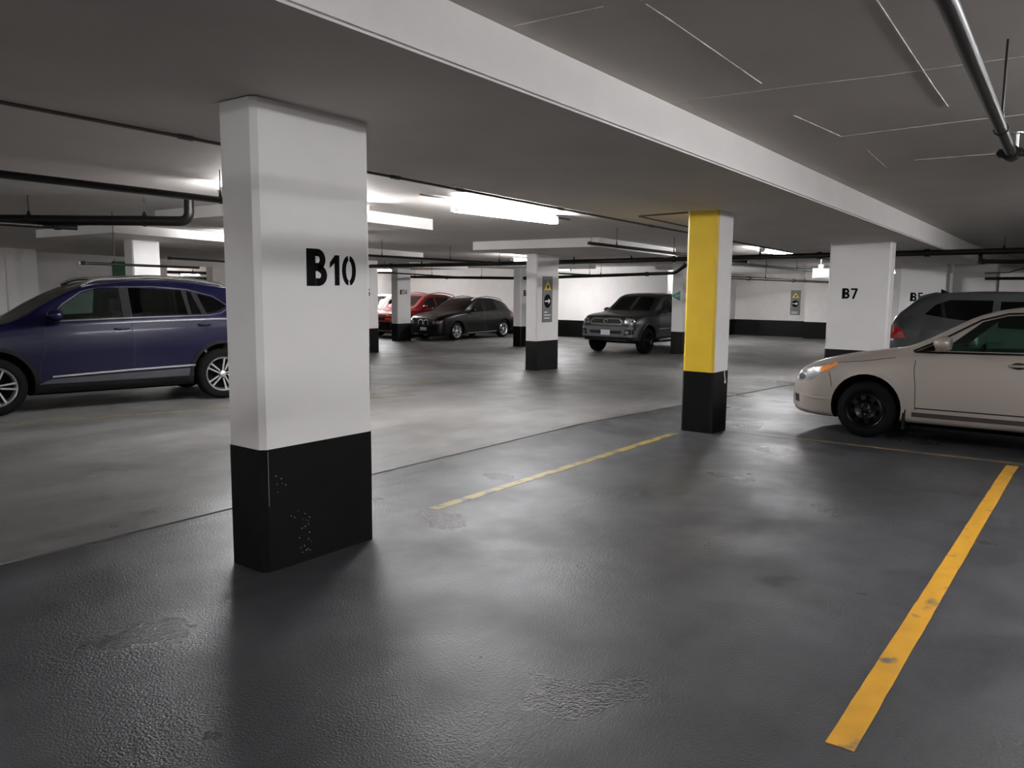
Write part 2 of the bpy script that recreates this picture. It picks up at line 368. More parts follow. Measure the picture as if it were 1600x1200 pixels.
column(14.03, 10.0, 14.88, 10.30, .64, 'concrete column carrying the tall grey warning sign')
column(13.24, 2.83, 13.52, 3.74, .83, 'wide concrete column stencilled B7 behind the beige sedan',
    texts=[('B7', (13.24, 3.52, 1.475), (0, -.165, 0), (0, 0, .165), (-1, 0, 0), None)])
column(21.4, 3.32, 21.8, 4.34, .66, 'wide concrete column stencilled B5 behind the dark grey SUV', top=2.26,
    texts=[('B5', (21.4, 4.10, 1.36), (0, -.21, 0), (0, 0, .21), (-1, 0, 0), None)])
column(21.9, 2.35, 22.3, 3.3, .66, 'plain concrete column just right of the B5 column', top=2.26)
column(14.8, 16.45, 15.50, 16.80, .66, 'concrete column seen just right of B10, its number ending in 35',
    texts=[('35', (14.93, 16.45, 1.34), (.2, 0, 0), (0, 0, .2), (0, -1, 0), None)])
column(19.93, 20.2, 20.60, 20.52, .62, 'concrete column stencilled B54 in front of the red SUV',
    texts=[('B54', (20.05, 20.2, 1.34), (.17, 0, 0), (0, 0, .17), (0, -1, 0), None)])
column(20.86, 15.5, 21.5, 15.82, .66, 'concrete column between the far black hatchback and the sign column',
    texts=[('B', (21.0, 15.5, 1.34), (.2, 0, 0), (0, 0, .2), (0, -1, 0), None)])
column(21.65, 10.2, 22.3, 10.55, .66, 'concrete column beside the pickup truck with the green arrow sign')
column(8.05, 15.45, 8.62, 15.78, .66, 'brightly lit concrete column behind the blue SUV')
column(7.92, 9.32, 8.595, 9.62, .66, 'concrete column almost hidden behind B10')

# ------------------------------------------------------------------ signs
def plate_sign(name, loc, rz, w_, h_, label, circle, lines):
    s = empty(name, loc, (0, 0, rz)); tag(s, label, 'sign')
    # local: faces -Y, x across, z up
    MB().box((-w_/2, -.012, 0), (w_/2, 0, h_)).build('plate', greypaint, s)
    def poly(P, y, m, nm):
        k = len(P); mb = MB(); mb.add([(x, y, z) for x, z in P]+[(x, y+.004, z) for x, z in P], [tuple(range(k)), tuple(reversed(range(k,2*k)))]+[((j+1)%k, j, j+k, (j+1)%k+k) for j in range(k)])
        return mb.build(nm, m, s)
    tz = h_*.70; tw = w_*.36; poly([(-tw, tz), (tw, tz), (0, tz+h_*.20)], -.016, signyel, 'warning_triangle')
    mk_ = [(-.02*w_/.4, tz+.03), (.02*w_/.4, tz+.03), (.03*w_/.4, tz+h_*.09), (.0, tz+h_*.12), (-.03*w_/.4, tz+h_*.09)]
    poly(mk_, -.02, black_ink, 'warning_mark')
    cz = h_*.46; r = w_*.35; poly([(r*cos(2*pi*i/20), cz+r*sin(2*pi*i/20)*(1.15 if circle else 1)) for i in range(20)], -.016, black_ink, 'black_disc')
    poly([(-r*.8, cz-.04*w_), (r*.2, cz-.04*w_), (r*.2, cz-.16*w_), (r*.8, cz), (r*.2, cz+.16*w_), (r*.2, cz+.04*w_), (-r*.8, cz+.04*w_)] , -.02, signwht, 'arrow')
    for i, (a, b) in enumerate(lines): poly([(-w_*.36, h_*a-.008), (-w_*.36+w_*b, h_*a-.008), (-w_*.36+w_*b, h_*a+.012), (-w_*.36, h_*a+.012)], -.016, signwht, 'text_line')
    return s
plate_sign('warning_sign', (14.415, 9.998, .86), 0, .37, 1.0, 'tall grey sign with yellow triangle and black disc on a column', True, [(.22, .35), (.155, .7), (.09, .6)])
plate_sign('warning_sign', (32.998, 10.57, .60), -pi/2, .40, 1.0, 'grey warning sign on the far white wall left of B7', False, [(.12, .7), (.07, .6)])
s = empty('arrow_sign', (21.648, 10.40, 1.41), (0, 0, -pi/2)); tag(s, 'green arrow sign pointing left on the column beside the truck', 'sign')
mb = MB(); P = [(-.17, .0), (.12, -.15), (.12, .15)]; mb.add([(x, -.012, z) for x, z in P]+[(x, 0, z) for x, z in P], [(0, 1, 2), (5, 4, 3), (1, 0, 3, 4), (2, 1, 4, 5), (0, 2, 5, 3)]); mb.build('arrow_plate', green, s)
fc = bpy.data.curves.new('sign_text', 'FONT'); fc.body = 'EXIT'; fc.size = .075; fc.align_x = 'CENTER'; fc.extrude = .001; fc.materials.append(signwht)
ft = bpy.data.objects.new('tmp_text', fc); me_t = bpy.data.meshes.new_from_object(ft); bpy.data.objects.remove(ft); bpy.data.curves.remove(fc)
fo = bpy.data.objects.new('sign_text', me_t); COL.objects.link(fo); fo.parent = s; fo.location = (.035, -.0145, -.024); fo.rotation_euler = (pi/2, 0, 0)

# ------------------------------------------------------------------ lamps
def fixture(x0, x1, y, z, label, group='fluorescent strip lights', along='x'):
    L_ = (x1-x0)/2 if along == 'x' else (x1-x0)/2
    f = empty('strip_light', ((x0+x1)/2, y, z) if along == 'x' else (y, (x0+x1)/2, z), (0, 0, 0 if along == 'x' else pi/2)); tag(f, label, 'ceiling light', group)
    MB().box((-L_, -.03, .03), (L_, .03, .1)).build('housing', lampwhite, f)
    MB().box((-L_-.01, -.06, -.022), (-L_, .06, .07)).build('end_cap', lampwhite, f)
    MB().box((L_, -.06, -.022), (L_+.01, .06, .07)).build('end_cap', lampwhite, f)
    for s_ in (-1, 1): MB().tube((-L_+.01, s_*.045, 0), (L_-.01, s_*.045, 0), .019, 8).build('tube', tube_m, f)
    top = .3
    cz = (uc(x0) if y < 2.4 else cb(x0)) if along == 'x' else cb(y)
    for s_ in (-1, 1): MB().tube((s_*L_*.8, 0, .09), (s_*L_*.8, 0, cz-z+.02), .005, 6).build('hanger_rod', steel, f)
    return f
fixture(7.14, 9.2, 6.28, 2.50, 'strip light hanging between B10 and the yellow column')
fixture(8.7, 11.1, 13.2, 2.45, 'strip light behind B10 beside the brightly lit column')
fixture(16.3, 17.6, 12.4, 2.27, 'strip light just left of the sign column')
fixture(15.9, 18.3, 5.8, 2.37, 'strip light right of the yellow column')
fixture(4.95, 6.95, 7.6, 2.53, 'strip light hidden behind the B10 column above the blue SUV')
fixture(15.6, 17.6, 23.9, 2.25, 'strip light hidden behind the sign column', along='y')
fixture(21.4, 23.8, 25.6, 2.25, 'added strip light over the white SUV, out of view, brightening the back wall')  # added lamp, kept out of sight, to lift the back wall
fixture(22.1, 23.3, 21.8, 2.22, 'short strip light above the nose of the red SUV', along='y')
fixture(27.0, 29.4, 12.9, 2.2, 'strip light in the bay beyond the truck')
fixture(26, 28.4, 6.0, 2.2, 'strip light beyond the B7 column')
fixture(17.3, 18.1, 29.6, 2.02, 'small strip light seen through the opening over the blue SUV')
fixture(.2, 2.6, 19.6, 2.6, 'strip light out at the far left')
NEAR = 'strip lights on the viewer side of the beam'
fixture(-3.3, -.9, -.5, 2.84, 'strip light behind the viewer at left', NEAR)
fixture(4.2, 6.6, -1.1, 2.72, 'strip light behind the viewer near the beige sedan', NEAR)
fixture(-.6, 1.8, -4.6, 2.80, 'added strip light far behind the viewer, brightening the foreground', NEAR)  # extra unseen lamp added to brighten the near columns
fixture(11.0, 13.4, -1.6, 2.58, 'strip light over the grey SUV', NEAR)
fixture(-4.6, -2.2, 7.0, 2.6, 'strip light left of the blue SUV', NEAR)

# ------------------------------------------------------------------ pipes
def pipe(pts, r, label, bend=.12, couplings=(), rods=(), roof=None, heads=(), group='sprinkler pipes under the ceiling', hm=None):
    c = empty('sprinkler_pipe', pts[0]); tag(c, label, 'pipe', group); o0 = Vector(pts[0])
    V, Fc = sweep([Vector(p)-o0 for p in pts], r, 12, bend); mk('pipe_run', V, Fc, pipe_m, c, True)
    def at(t):
        L = [ (Vector(pts[i+1])-Vector(pts[i])).length for i in range(len(pts)-1)]; d_ = t*sum(L)
        for i, l in enumerate(L):
            if d_ <= l or i == len(L)-1: a = Vector(pts[i]); b = Vector(pts[i+1]); return a.lerp(b, d_/l), (b-a).normalized()
            d_ -= l
    for t in couplings:
        p, d_ = at(t); p = p-o0; mb = MB().tube(p-d_*.04, p+d_*.04, r*1.35, 12)
        x = d_.cross(Vector((0, 0, 1))).normalized()
        for s_ in (-1, 1): mb.tube(p+x*s_*r*1.5-d_*.02, p+x*s_*r*1.5+d_*.02, r*.3, 6)
        mb.build('coupling', pipe_m, c)
    for t in rods:
        p, d_ = at(t); zt = (roof or cb)(p.x); p = p-o0; mb = MB().tube(p+Vector((0, 0, r)), (p.x, p.y, zt-o0.z+.01), .006, 6)
        mb.tube(p+Vector((0, 0, r*.9)), p+Vector((0, 0, r*.9+.06)), r*.5, 8, .008); mb.tube(p-d_*.012, p+d_*.012, r*1.18, 12); mb.build('hanger', hm or pipe_m, c)
    for t in heads:
        p, d_ = at(t); p = p-o0; MB().tube(p, p+Vector((0, 0, .05)), .013, 8).tube(p+Vector((0, 0, .05)), p+Vector((0, 0, .085)), .008, 8).tube(p+Vector((0, 0, .085)), p+Vector((0, 0, .089)), .025, 10).build('sprinkler_head', steel, c)
    return c
pipe([(-4, 6.2, 2.50), (2.55, 6.80, 2.42), (4.75, 6.99, 2.415)], .031, 'long dark pipe crossing left of the B10 column', rods=(.3, .974), couplings=(.6,))
pipe([(2.8, 13.25, 2.42), (4.20, 11.28, 2.40), (5.62, 9.35, 2.395), (5.62, 9.35, 2.70)], .062, 'thick dark pipe with an upturned elbow at left', bend=.13, rods=(.43, .545, .83), hm=pipe_m)
pipe([(1.5, 11.0, 2.335), (4.95, 10.885, 2.33)], .032, 'short thin pipe end below the thick left pipe', couplings=(.93,), rods=(.2,))
pipe([(5.49, 12.0, 1.907), (7.35, 12.0, 1.885)], .02, 'thin pipe in front of the green door', couplings=(.01,), rods=(.26,), hm=joint_m)
pipe([(7.15, 12.6, 2.045), (9.6, 12.6, 1.99)], .02, 'thin pipe just right of the lit far left column', couplings=(.01,), rods=(.9,))
pipe([(15.2, 18.3, 2.15), (15.2, 11, 2.185), (15.2, 6.2, 2.225), (15.2, -4, 2.30)], .05, 'long thick dark pipe running across the whole garage', couplings=(.02, .12, .33, .49, .62, .70, .8), rods=(.06, .17, .285, .38, .445, .57, .665, .75, .88), hm=pipe_m)
pipe([(21, 23.5, 2.15), (21, 21.3, 2.13), (21, 20.6, 1.97), (21, 15.5, 1.915), (21, 10.15, 2.06), (20.9, 9.75, 2.3), (20.9, 8.0, 2.34)], .048, 'low dark pipe in front of the far white wall', couplings=(.14, .3, .52, .8), rods=(.05, .2, .4, .6, .7, .88))
pipe([(9.4, 12.1, 2.27), (11.07, 12.0, 2.22), (15.14, 11.9, 2.19)], .025, 'branch pipe meeting the long pipe right of B10', rods=(.35, .7), couplings=(.94,))
pipe([(10.46, 6.5, 2.285), (15.14, 6.5, 2.225)], .026, 'branch pipe ending in a sprinkler left of the yellow column', rods=(.18, .62), heads=(.01,), couplings=(.9,))
pipe([(17.0, 12.3, 2.02), (20.94, 12.2, 1.975)], .022, 'thin branch pipe right of the sign column', rods=(.3, .7))
pipe([(15.8, 18.2, 2.08), (20.94, 18.0, 1.95)], .022, 'thin branch pipe above the black hatchback', rods=(.3, .7))
pipe([(15.27, 6.9, 2.20), (24.0, 7.2, 2.17)], .03, 'pipe leading away between the yellow and B7 columns', rods=(.15, .5, .8))
pipe([(17.5, 7.6, 1.90), (24, 8.0, 1.90), (32.2, 8.6, 1.90)], .042, 'far pipe before the right wall with a valve', rods=(.3, .6), couplings=(.2, .5))
pipe([(15.0, 28.6, 2.10), (22.5, 28.6, 2.04)], .06, 'thick dark pipe seen through the opening over the blue SUV', rods=(.3, .8), couplings=(.45,))
pipe([(15.0, 28.2, 1.88), (22.5, 28.2, 1.82)], .03, 'thin dark pipe low in the opening over the blue SUV', rods=(.35, .7))
p9 = pipe([(-3.0, .40, 2.42), (2.56, .45, 2.40), (5.50, .575, 2.40)], .029, 'dark glossy pipe overhead at upper right with a grooved end fitting', rods=(.905,), couplings=(), roof=uc, group='sprinkler pipes under the ceiling')
mb = MB().tube((-.05, 0, 0), (.04, 0, 0), .046, 14).tube((.04, 0, 0), (.075, 0, 0), .036, 14)
for s_ in (-1, 1): mb.tube((-.03, s_*.056, .0), (.03, s_*.056, .0), .016, 6).box((-.045, s_*.045-.014, -.02), (.035, s_*.045+.014, .02))
fit = [mb.build('coupling_clamp', pipe_m, p9)]
fit.append(MB().tube((.02, -.05, .0), (.02, -.13, .0), .02, 8).tube((.02, -.13, 0), (.02, -.15, 0), .032, 8).build('branch_stub', pipe_m, p9))
fit.append(MB().tube((.02, -.02, .03), (.02, -.02, .11), .014, 8).tube((.02, -.02, .11), (.02, -.02, .116), .034, 10).build('sprinkler_head', steel, p9))
for o in fit: o.location = (8.52, .177, -.02)
pipe([(15.2, 1.9, 2.20), (15.25, 1.9, 2.10), (16.1, 1.2, 2.11), (17, .6, 2.09)], .035, 'short pipe dropping off the long pipe at the right edge', bend=.09, couplings=(.06,))
pipe([(21, 2.5, 1.9), (21, -3, 1.93)], .035, 'straight dark pipe right of the plain far column', rods=(.15, .4))
pipe([(20.9, 2.5, 2.02), (20.9, 2.05, 2.03), (20.9, 1.5, 2.2), (20.9, .6, 2.22)], .012, 'thin bent conduit above the straight far right pipe', bend=.05)
def conduit(pts, r, label, clips=()):
    c = empty('conduit', pts[0]); tag(c, label, 'conduit', None); o0 = Vector(pts[0])
    V, Fc = sweep([Vector(p)-o0 for p in pts], r, 8, .02); mk('conduit_run', V, Fc, conduit_m, c, True)
    for t in clips:
        a = Vector(pts[0]).lerp(Vector(pts[-1]), t)-o0; d_ = (Vector(pts[-1])-Vector(pts[0])).normalized(); MB().tube(a-d_*.05, a+d_*.05, r*1.5, 8).build('connector', conduit_m, c)
    return c
conduit([(-6, 5.0, sc_(-6)-.016), (18, 5.0, sc_(18)-.014)], .012, 'long grey conduit along the far edge of the dropped beam', clips=[.32, .375, .455, .49, .56, .65])
conduit([(8.42, 3.94, sc_(8.42)-.01), (8.53, 4.62, sc_(8.5)-.01), (9.95, 4.64, sc_(9.95)-.01)], .009, 'thin angled conduit on the ceiling by the yellow column', clips=())
conduit([(6.7, 6.42, cb(6.7)-.012), (9.8, 6.42, cb(9.8)-.012)], .01, 'thin conduit feeding the hanging strip light')
conduit([(9.5, 5.75, cb(9.5)-.02), (17.8, 5.6, cb(17.8)-.04)], .012, 'second conduit parallel to the beam edge')
b = empty('exit_sign_box', (16.9, 4.88, 1.86)); tag(b, 'white hanging exit sign box left of the B7 column', 'sign')
MB().box((-.06, -.30, 0), (.06, .2, .19), .01).build('housing', lampwhite, b)
MB().box((-.062, -.27, .03), (-.056, .02, .16)).build('face_panel', signwht, b)
MB().box((-.03, .0, .19), (.03, .1, .27)).tube((0, .05, .27), (0, .05, sc_(16.9)-1.855), .012).build('bracket', lampwhite, b)

# ------------------------------------------------------------------ floor markings
def pline(x0, y0, x1, y1, wd, label, m=line_new, jag=0):
    d_ = Vector((x1-x0, y1-y0)); L_ = d_.length; d_ /= L_; nx, ny = -d_.y*wd/2, d_.x*wd/2; N = max(2, int(L_/.12)); V = []; Fc = []
    for i in range(N+1):
        t = i/N; x = x0+(x1-x0)*t; y = y0+(y1-y0)*t; j1 = 1+random.uniform(-jag, jag); j2 = 1+random.uniform(-jag, jag)
        for (px, py) in ((x-nx*j1, y-ny*j1), (x+nx*j2, y+ny*j2)):
            V.append((px, py, fz(px)+.0025)); 
        for (px, py) in ((x-nx*j1, y-ny*j1), (x+nx*j2, y+ny*j2)): V.append((px, py, fz(px)-.002))
    for i in range(N):
        a = i*4; b_ = a+4; Fc += [(a, b_, b_+1, a+1), (a+2, a+3, b_+3, b_+2), (a, a+2, b_+2, b_), (a+1, b_+1, b_+3, a+3)]
    e = N*4; Fc += [(0, 1, 3, 2), (e+1, e, e+2, e+3)]
    o = mk('parking_line', V, Fc, m); tag(o, label, 'floor marking', 'painted parking lines')
    bm = bmesh.new(); bm.from_mesh(o.data); bmesh.ops.recalc_face_normals(bm, faces=bm.faces); bm.to_mesh(o.data); bm.free(); return o
pline(2.81, .668, 8.70, .69, .098, 'wide orange parking line at lower right', jag=.03)
pline(4.15, 3.86, 8.1, 3.86, .085, 'worn yellow parking line between B10 and the yellow column', line_material('line_half_worn', rgb(150, 130, 50), .50), jag=.05)
pline(8.80, 3.45, 8.98, -3, .07, 'faint yellow line under the side of the beige sedan', line_old, jag=.2)
pline(3.0, 10.35, 8.6, 8.35, .07, 'faint orange line in front of the blue SUV', line_old, jag=.2)
pline(8.9, 9.42, 11.6, 9.95, .08, 'faint yellow line between B10 and the sign column', line_old, jag=.2)
pline(12.4, 4.25, 12.45, 2.6, .07, 'short faint line ahead of the beige sedan bumper', line_old, jag=.2)

# ================================================================== CARS
def mono(pts):
    xs = [p[0] for p in pts]; ys = [p[1] for p in pts]; n = len(xs)
    d = [(ys[i+1]-ys[i])/(xs[i+1]-xs[i]) for i in range(n-1)]; m = [d[0]]+[0 if d[i-1]*d[i] <= 0 else 2*d[i-1]*d[i]/(d[i-1]+d[i]) for i in range(1, n-1)]+[d[-1]]
    def f(x):
        if x <= xs[0]: return ys[0]
        if x >= xs[-1]: return ys[-1]
        i = 0
        while x > xs[i+1]: i += 1
        h_ = xs[i+1]-xs[i]; t = (x-xs[i])/h_
        return (2*t**3-3*t*t+1)*ys[i]+(t**3-2*t*t+t)*h_*m[i]+(-2*t**3+3*t*t)*ys[i+1]+(t**3-t*t)*h_*m[i+1]
    return f
def cat(P, k=4):
    out = []
    for i in range(len(P)-1):
        p0 = P[max(i-1, 0)]; p1 = P[i]; p2 = P[i+1]; p3 = P[min(i+2, len(P)-1)]
        if i == 0: p0 = (-p2[0], p2[1])
        if i == len(P)-2: p3 = (-p1[0], p1[1])
        for j in range(k):
            t = j/k; out.append(tuple(.5*((2*b)+(-a+c)*t+(2*a-5*b+4*c-d)*t*t+(-a+3*b-3*c+d)*t**3) for a, b, c, d in zip(p0, p1, p2, p3)))
    out.append(P[-1]); return out
def apply_bool(o, cutters):
    for c in cutters:
        c.parent = o.parent; m = o.modifiers.new('b', 'BOOLEAN'); m.operation = 'DIFFERENCE'; m.object = c; m.solver = 'EXACT'; m.material_mode = 'TRANSFER'
    dg = bpy.context.evaluated_depsgraph_get(); me = bpy.data.meshes.new_from_object(o.evaluated_get(dg)); o.modifiers.clear(); old = o.data; o.data = me
    for c in cutters: bpy.data.objects.remove(c)
    me.polygons.foreach_set('use_smooth', [True]*len(me.polygons)); me.set_sharp_from_angle(angle=radians(32))
rubber = mat('tyre_rubber', rgb(6, 6, 6), .85, spec=.15, bump=.2, bscale=40)
blackplastic = mat('black_plastic', rgb(7, 7, 8), .45, spec=.2)
wheelwell = mat('wheel_well_black', rgb(4, 4, 4), .9, spec=.1)
cabin_m = mat('cabin_trim', rgb(84, 86, 83), .8)
seat_m = mat('seat_fabric', rgb(120, 118, 112), .85)
chrome = mat('chrome', rgb(215, 215, 215), .15, metal=1)
lens = mat('headlight_lens', rgb(150, 152, 152), .22, metal=.4, coat=.5)
lensd = mat('headlight_lens_dark', rgb(90, 92, 94), .1, metal=.5, coat=1)
amber = mat('amber_lens', rgb(235, 130, 20), .15, coat=1)
redlens = mat('red_tail_lens', rgb(170, 16, 20), .12, coat=1)
plate_m = mat('plate_white', rgb(205, 208, 212), .4)
alloy = mat('alloy_silver', rgb(200, 200, 200), .25, metal=.85)
darkwheel = mat('black_wheel_paint', rgb(5, 5, 5), .32, spec=.2)
seamdark = mat('panel_gap', rgb(8, 8, 8), .8)
GLASS_D = glass('tinted_glass', (.32, .36, .34), .6); GLASS_L = glass('clear_glass', (.78, .88, .84), .85); GLASS_P = glass('privacy_glass', (.1, .1, .1), .8)

class Car:
    def __init__(s, name, sp, loc, yaw, tilt, paint, label):
        s.sp = sp; s.L = sp['L']; s.paint = paint
        M_ = Matrix.Translation(loc) @ Matrix.Rotation(tilt, 4, 'Y') @ Matrix.Rotation(yaw, 4, 'Z')
        s.root = empty(name, loc, M_.to_euler()); tag(s.root, label, 'car')
        s.f = {k: mono(sp[k]) for k in ('top', 'sh', 'bot', 'w', 'wr')}
        L = s.L; xs = [0, .012, .03, .06, .1, .15, .21, .28]
        x = .36
        while x < L-.32: xs.append(x); x += .075
        xs += [L-.28, L-.2, L-.13, L-.08, L-.04, L-.015, L]
        secs = [s.section(x) for x in xs]; n = len(secs[0]); V = []; Fc = []; ring = 2*n-2
        for x, sec in zip(xs, secs):
            full = sec+[(-y, z) for y, z in reversed(sec[1:-1])]
            V += [(x-L/2, -y, z) for y, z in full]
        for i in range(len(xs)-1):
            for k in range(ring): Fc.append((i*ring+k, i*ring+(k+1) % ring, (i+1)*ring+(k+1) % ring, (i+1)*ring+k))
        Fc += [tuple(reversed(range(ring))), tuple(range((len(xs)-1)*ring, len(xs)*ring))]
        s.body = mk('body', V, Fc, paint, s.root, True, 32)
        bm = bmesh.new(); bm.from_mesh(s.body.data); bmesh.ops.recalc_face_normals(bm, faces=bm.faces); bm.to_mesh(s.body.data)
        s.bvh = BVHTree.FromBMesh(bm); bm.free(); s.cut = []
    def section(s, x, inset=0):
        zb = s.f['bot'](x); zs = s.f['sh'](x); zt = s.f['top'](x); w_ = s.f['w'](x); wr = s.f['wr'](x)*w_; h_ = zs-zb; g = zt-zs; ws = w_*s.sp.get('shw', .955)
        P = [(0, zb), (.6*w_, zb), (.86*w_, zb), (.955*w_, zb+.03), (.985*w_, zb+.16*h_), (w_, zb+.5*h_), (.992*w_, zb+.78*h_), (.975*w_, zb+.93*h_), (ws, zs), ((ws*.94+wr)/2+.004, zs+.5*g), (wr, zs+.88*g), (.86*wr, zs+.965*g), (.45*wr, zs+.993*g), (0, zt)]
        return cat(P, 3)
    def cavity(s, x0, x1, zf=.45):
        xs = []; x = x0
        while x < x1: xs.append(x); x += .12
        xs.append(x1); V = []; rings = None
        for x in xs:
            sec = s.section(x); zs = s.f['sh'](x); pts = [(y, z) for y, z in sec if z > zs-.12 and y > 0][:]
            # fixed number of samples over the greenhouse part of the section
            m_ = 9; pts2 = []
            for i in range(m_):
                t = i/(m_-1)*(len(pts)-1); a = int(t); b_ = min(a+1, len(pts)-1); q = t-a
                pts2.append((max(.02, pts[a][0]*(1-q)+pts[b_][0]*q-.055), pts[a][1]*(1-q)+pts[b_][1]*q-.045))
            w_ = s.f['w'](x)-.1; half = [(w_, zf), (w_, max(zf+.1, pts2[0][1]-.1))]+pts2
            full = half+[(-y, z) for y, z in reversed(half)]; V += [(x-s.L/2, y, z) for y, z in full]; rings = len(full)
        Fc = []
        for i in range(len(xs)-1):
            for k in range(rings): Fc.append((i*rings+k, i*rings+(k+1) % rings, (i+1)*rings+(k+1) % rings, (i+1)*rings+k))
        Fc += [tuple(reversed(range(rings))), tuple(range((len(xs)-1)*rings, len(xs)*rings))]
        o = mk('c', V, Fc, cabin_m); s.recalc(o); s.cut.append(o)
    def recalc(s, o):
        bm = bmesh.new(); bm.from_mesh(o.data); bmesh.ops.recalc_face_normals(bm, faces=bm.faces); bm.to_mesh(o.data); bm.free()
    def prism(s, poly, axis, a, b_, m, inset=0):
        if inset: poly = shrink(poly, inset)
        k = len(poly); L2 = s.L/2
        if axis == 'y': V = [(x-L2, a, z) for x, z in poly]+[(x-L2, b_, z) for x, z in poly]
        elif axis == 'z': V = [(x-L2, y, a) for x, y in poly]+[(x-L2, y, b_) for x, y in poly]
        else: V = [(a-L2, y, z) for y, z in poly]+[(b_-L2, y, z) for y, z in poly]
        o = mk('c', V, [tuple(reversed(range(k))), tuple(range(k, 2*k))]+[(i, (i+1) % k, (i+1) % k+k, i+k) for i in range(k)], m); s.recalc(o); s.cut.append(o)
    def arch(s, x, r, zc, w_in=.32):
        for sd in (-1, 1):
            P = [(x+r*cos(2*pi*i/28), zc+r*sin(2*pi*i/28)) for i in range(28)]; s.prism(P, 'y', sd*(s.sp['W']/2+.1), sd*(s.sp['W']/2-w_in), wheelwell)
    def finish(s):
        apply_bool(s.body, s.cut); s.cut = []
    def patch(s, name, poly, m, side='y', off=.004, th=.012, both=True, parent=None, grid=.07, bsd=(-1, 1)):
        """a polygon drawn in side (x,z), front (y,z) or top (x,y) view, laid onto the body surface"""
        outs = []
        for sd in (bsd if both else bsd[:1]):
            bm = bmesh.new(); vs = [bm.verts.new((a, b_, 0)) for a, b_ in poly]; bm.faces.new(vs)
            bmesh.ops.triangulate(bm, faces=bm.faces[:])
            for ax in (0, 1):
                lo = min(p[ax] for p in poly); hi = max(p[ax] for p in poly); k = int((hi-lo)/grid)
                for i in range(1, k+1):
                    c = lo+(hi-lo)*i/(k+1); co = (c, 0, 0) if ax == 0 else (0, c, 0); no = (1, 0, 0) if ax == 0 else (0, 1, 0)
                    bmesh.ops.bisect_plane(bm, geom=bm.verts[:]+bm.edges[:]+bm.faces[:], plane_co=co, plane_no=no)
            L2 = s.L/2
            for v in bm.verts:
                a, b_ = v.co.x, v.co.y
                if side == 'y': o_ = Vector((a-L2, sd*3, b_)); d_ = Vector((0, -sd, 0))
                elif side == 'f': o_ = Vector((-L2-1, sd*a*(-1) if sd > 0 else a, b_)); d_ = Vector((1, 0, 0))
                elif side == 'r': o_ = Vector((L2+1, sd*a*(-1) if sd > 0 else a, b_)); d_ = Vector((-1, 0, 0))
                else: o_ = Vector((a-L2, sd*b_*(-1) if sd > 0 else b_, 4)); d_ = Vector((0, 0, -1))
                h_, nn, _, _ = s.bvh.ray_cast(o_, d_)
                if h_ is None:
                    q = o_+d_*(1.0 if side in 'fr' else 3-s.sp['W']/2); h_, nn, _, _ = s.bvh.find_nearest(q)
                v.co = h_-d_*off if off < .03 else h_-d_*off
            r_ = bmesh.ops.extrude_face_region(bm, geom=bm.faces[:])
            for g in r_['geom']:
                if isinstance(g, bmesh.types.BMVert): g.co += d_*th
            bmesh.ops.recalc_face_normals(bm, faces=bm.faces)
            me = bpy.data.meshes.new(name); bm.to_mesh(me); bm.free(); me.polygons.foreach_set('use_smooth', [True]*len(me.polygons)); me.set_sharp_from_angle(angle=radians(35)); me.materials.append(m)
            o = bpy.data.objects.new(name, me); COL.objects.link(o); o.parent = parent or s.root; outs.append(o)
        return outs
    def line(s, name, pts, wd, m, **k):
        up_ = []; dn = []
        for i, p in enumerate(pts):
            a = Vector(pts[max(i-1, 0)]); b_ = Vector(pts[min(i+1, len(pts)-1)]); d_ = (b_-a).normalized(); nn = Vector((-d_.y, d_.x))*wd/2
            up_.append(tuple(Vector(p)+nn)); dn.append(tuple(Vector(p)-nn))
        return s.patch(name, up_+dn[::-1], m, **k)
    def wheels(s, axles, R, wd, style, track, rimR=None):
        first = None
        for x in axles:
            for sd in (-1, 1):
                w0 = empty('wheel', (x-s.L/2, sd*(track/2), R)); w0.parent = s.root; w0.rotation_euler = (0, 0, 0 if sd < 0 else pi)
                if first is None:
                    parts = make_wheel(w0, R, wd, style, rimR or R*.64); first = (w0, parts)
                else:
                    for p in first[1]:
                        q = p.copy(); COL.objects.link(q); q.parent = w0
    def mirror(s, x, z, m, w_=.2, y=None):
        for sd in (-1, 1):
            yb = s.f['w'](x)*.93
            V = []; Fc = []; n_ = 12; prof = [(0, .02), (.02, .07), (.06, .095), (.11, .10), (.15, .09), (.165, .075)]
            for i, (dx, r) in enumerate(prof):
                for k in range(n_):
                    a = 2*pi*k/n_; V.append((x-s.L/2-.08+dx, sd*(yb+.13+cos(a)*r*1.15), z+.03+sin(a)*r*.78))
            for i in range(len(prof)-1):
                for k in range(n_): Fc.append((i*n_+k, i*n_+(k+1) % n_, (i+1)*n_+(k+1) % n_, (i+1)*n_+k))
            Fc += [tuple(range(n_)), tuple(reversed(range((len(prof)-1)*n_, len(prof)*n_)))]
            o = mk('side_mirror', V, Fc, m, s.root, True, 50); s.recalc(o)
            mk('mirror_stalk', *(lambda mb: (mb.v, mb.f))(MB().tube((x-s.L/2, sd*(yb-.06), z-.03), (x-s.L/2, sd*(yb+.08), z), .022, 8)), blackplastic, o)
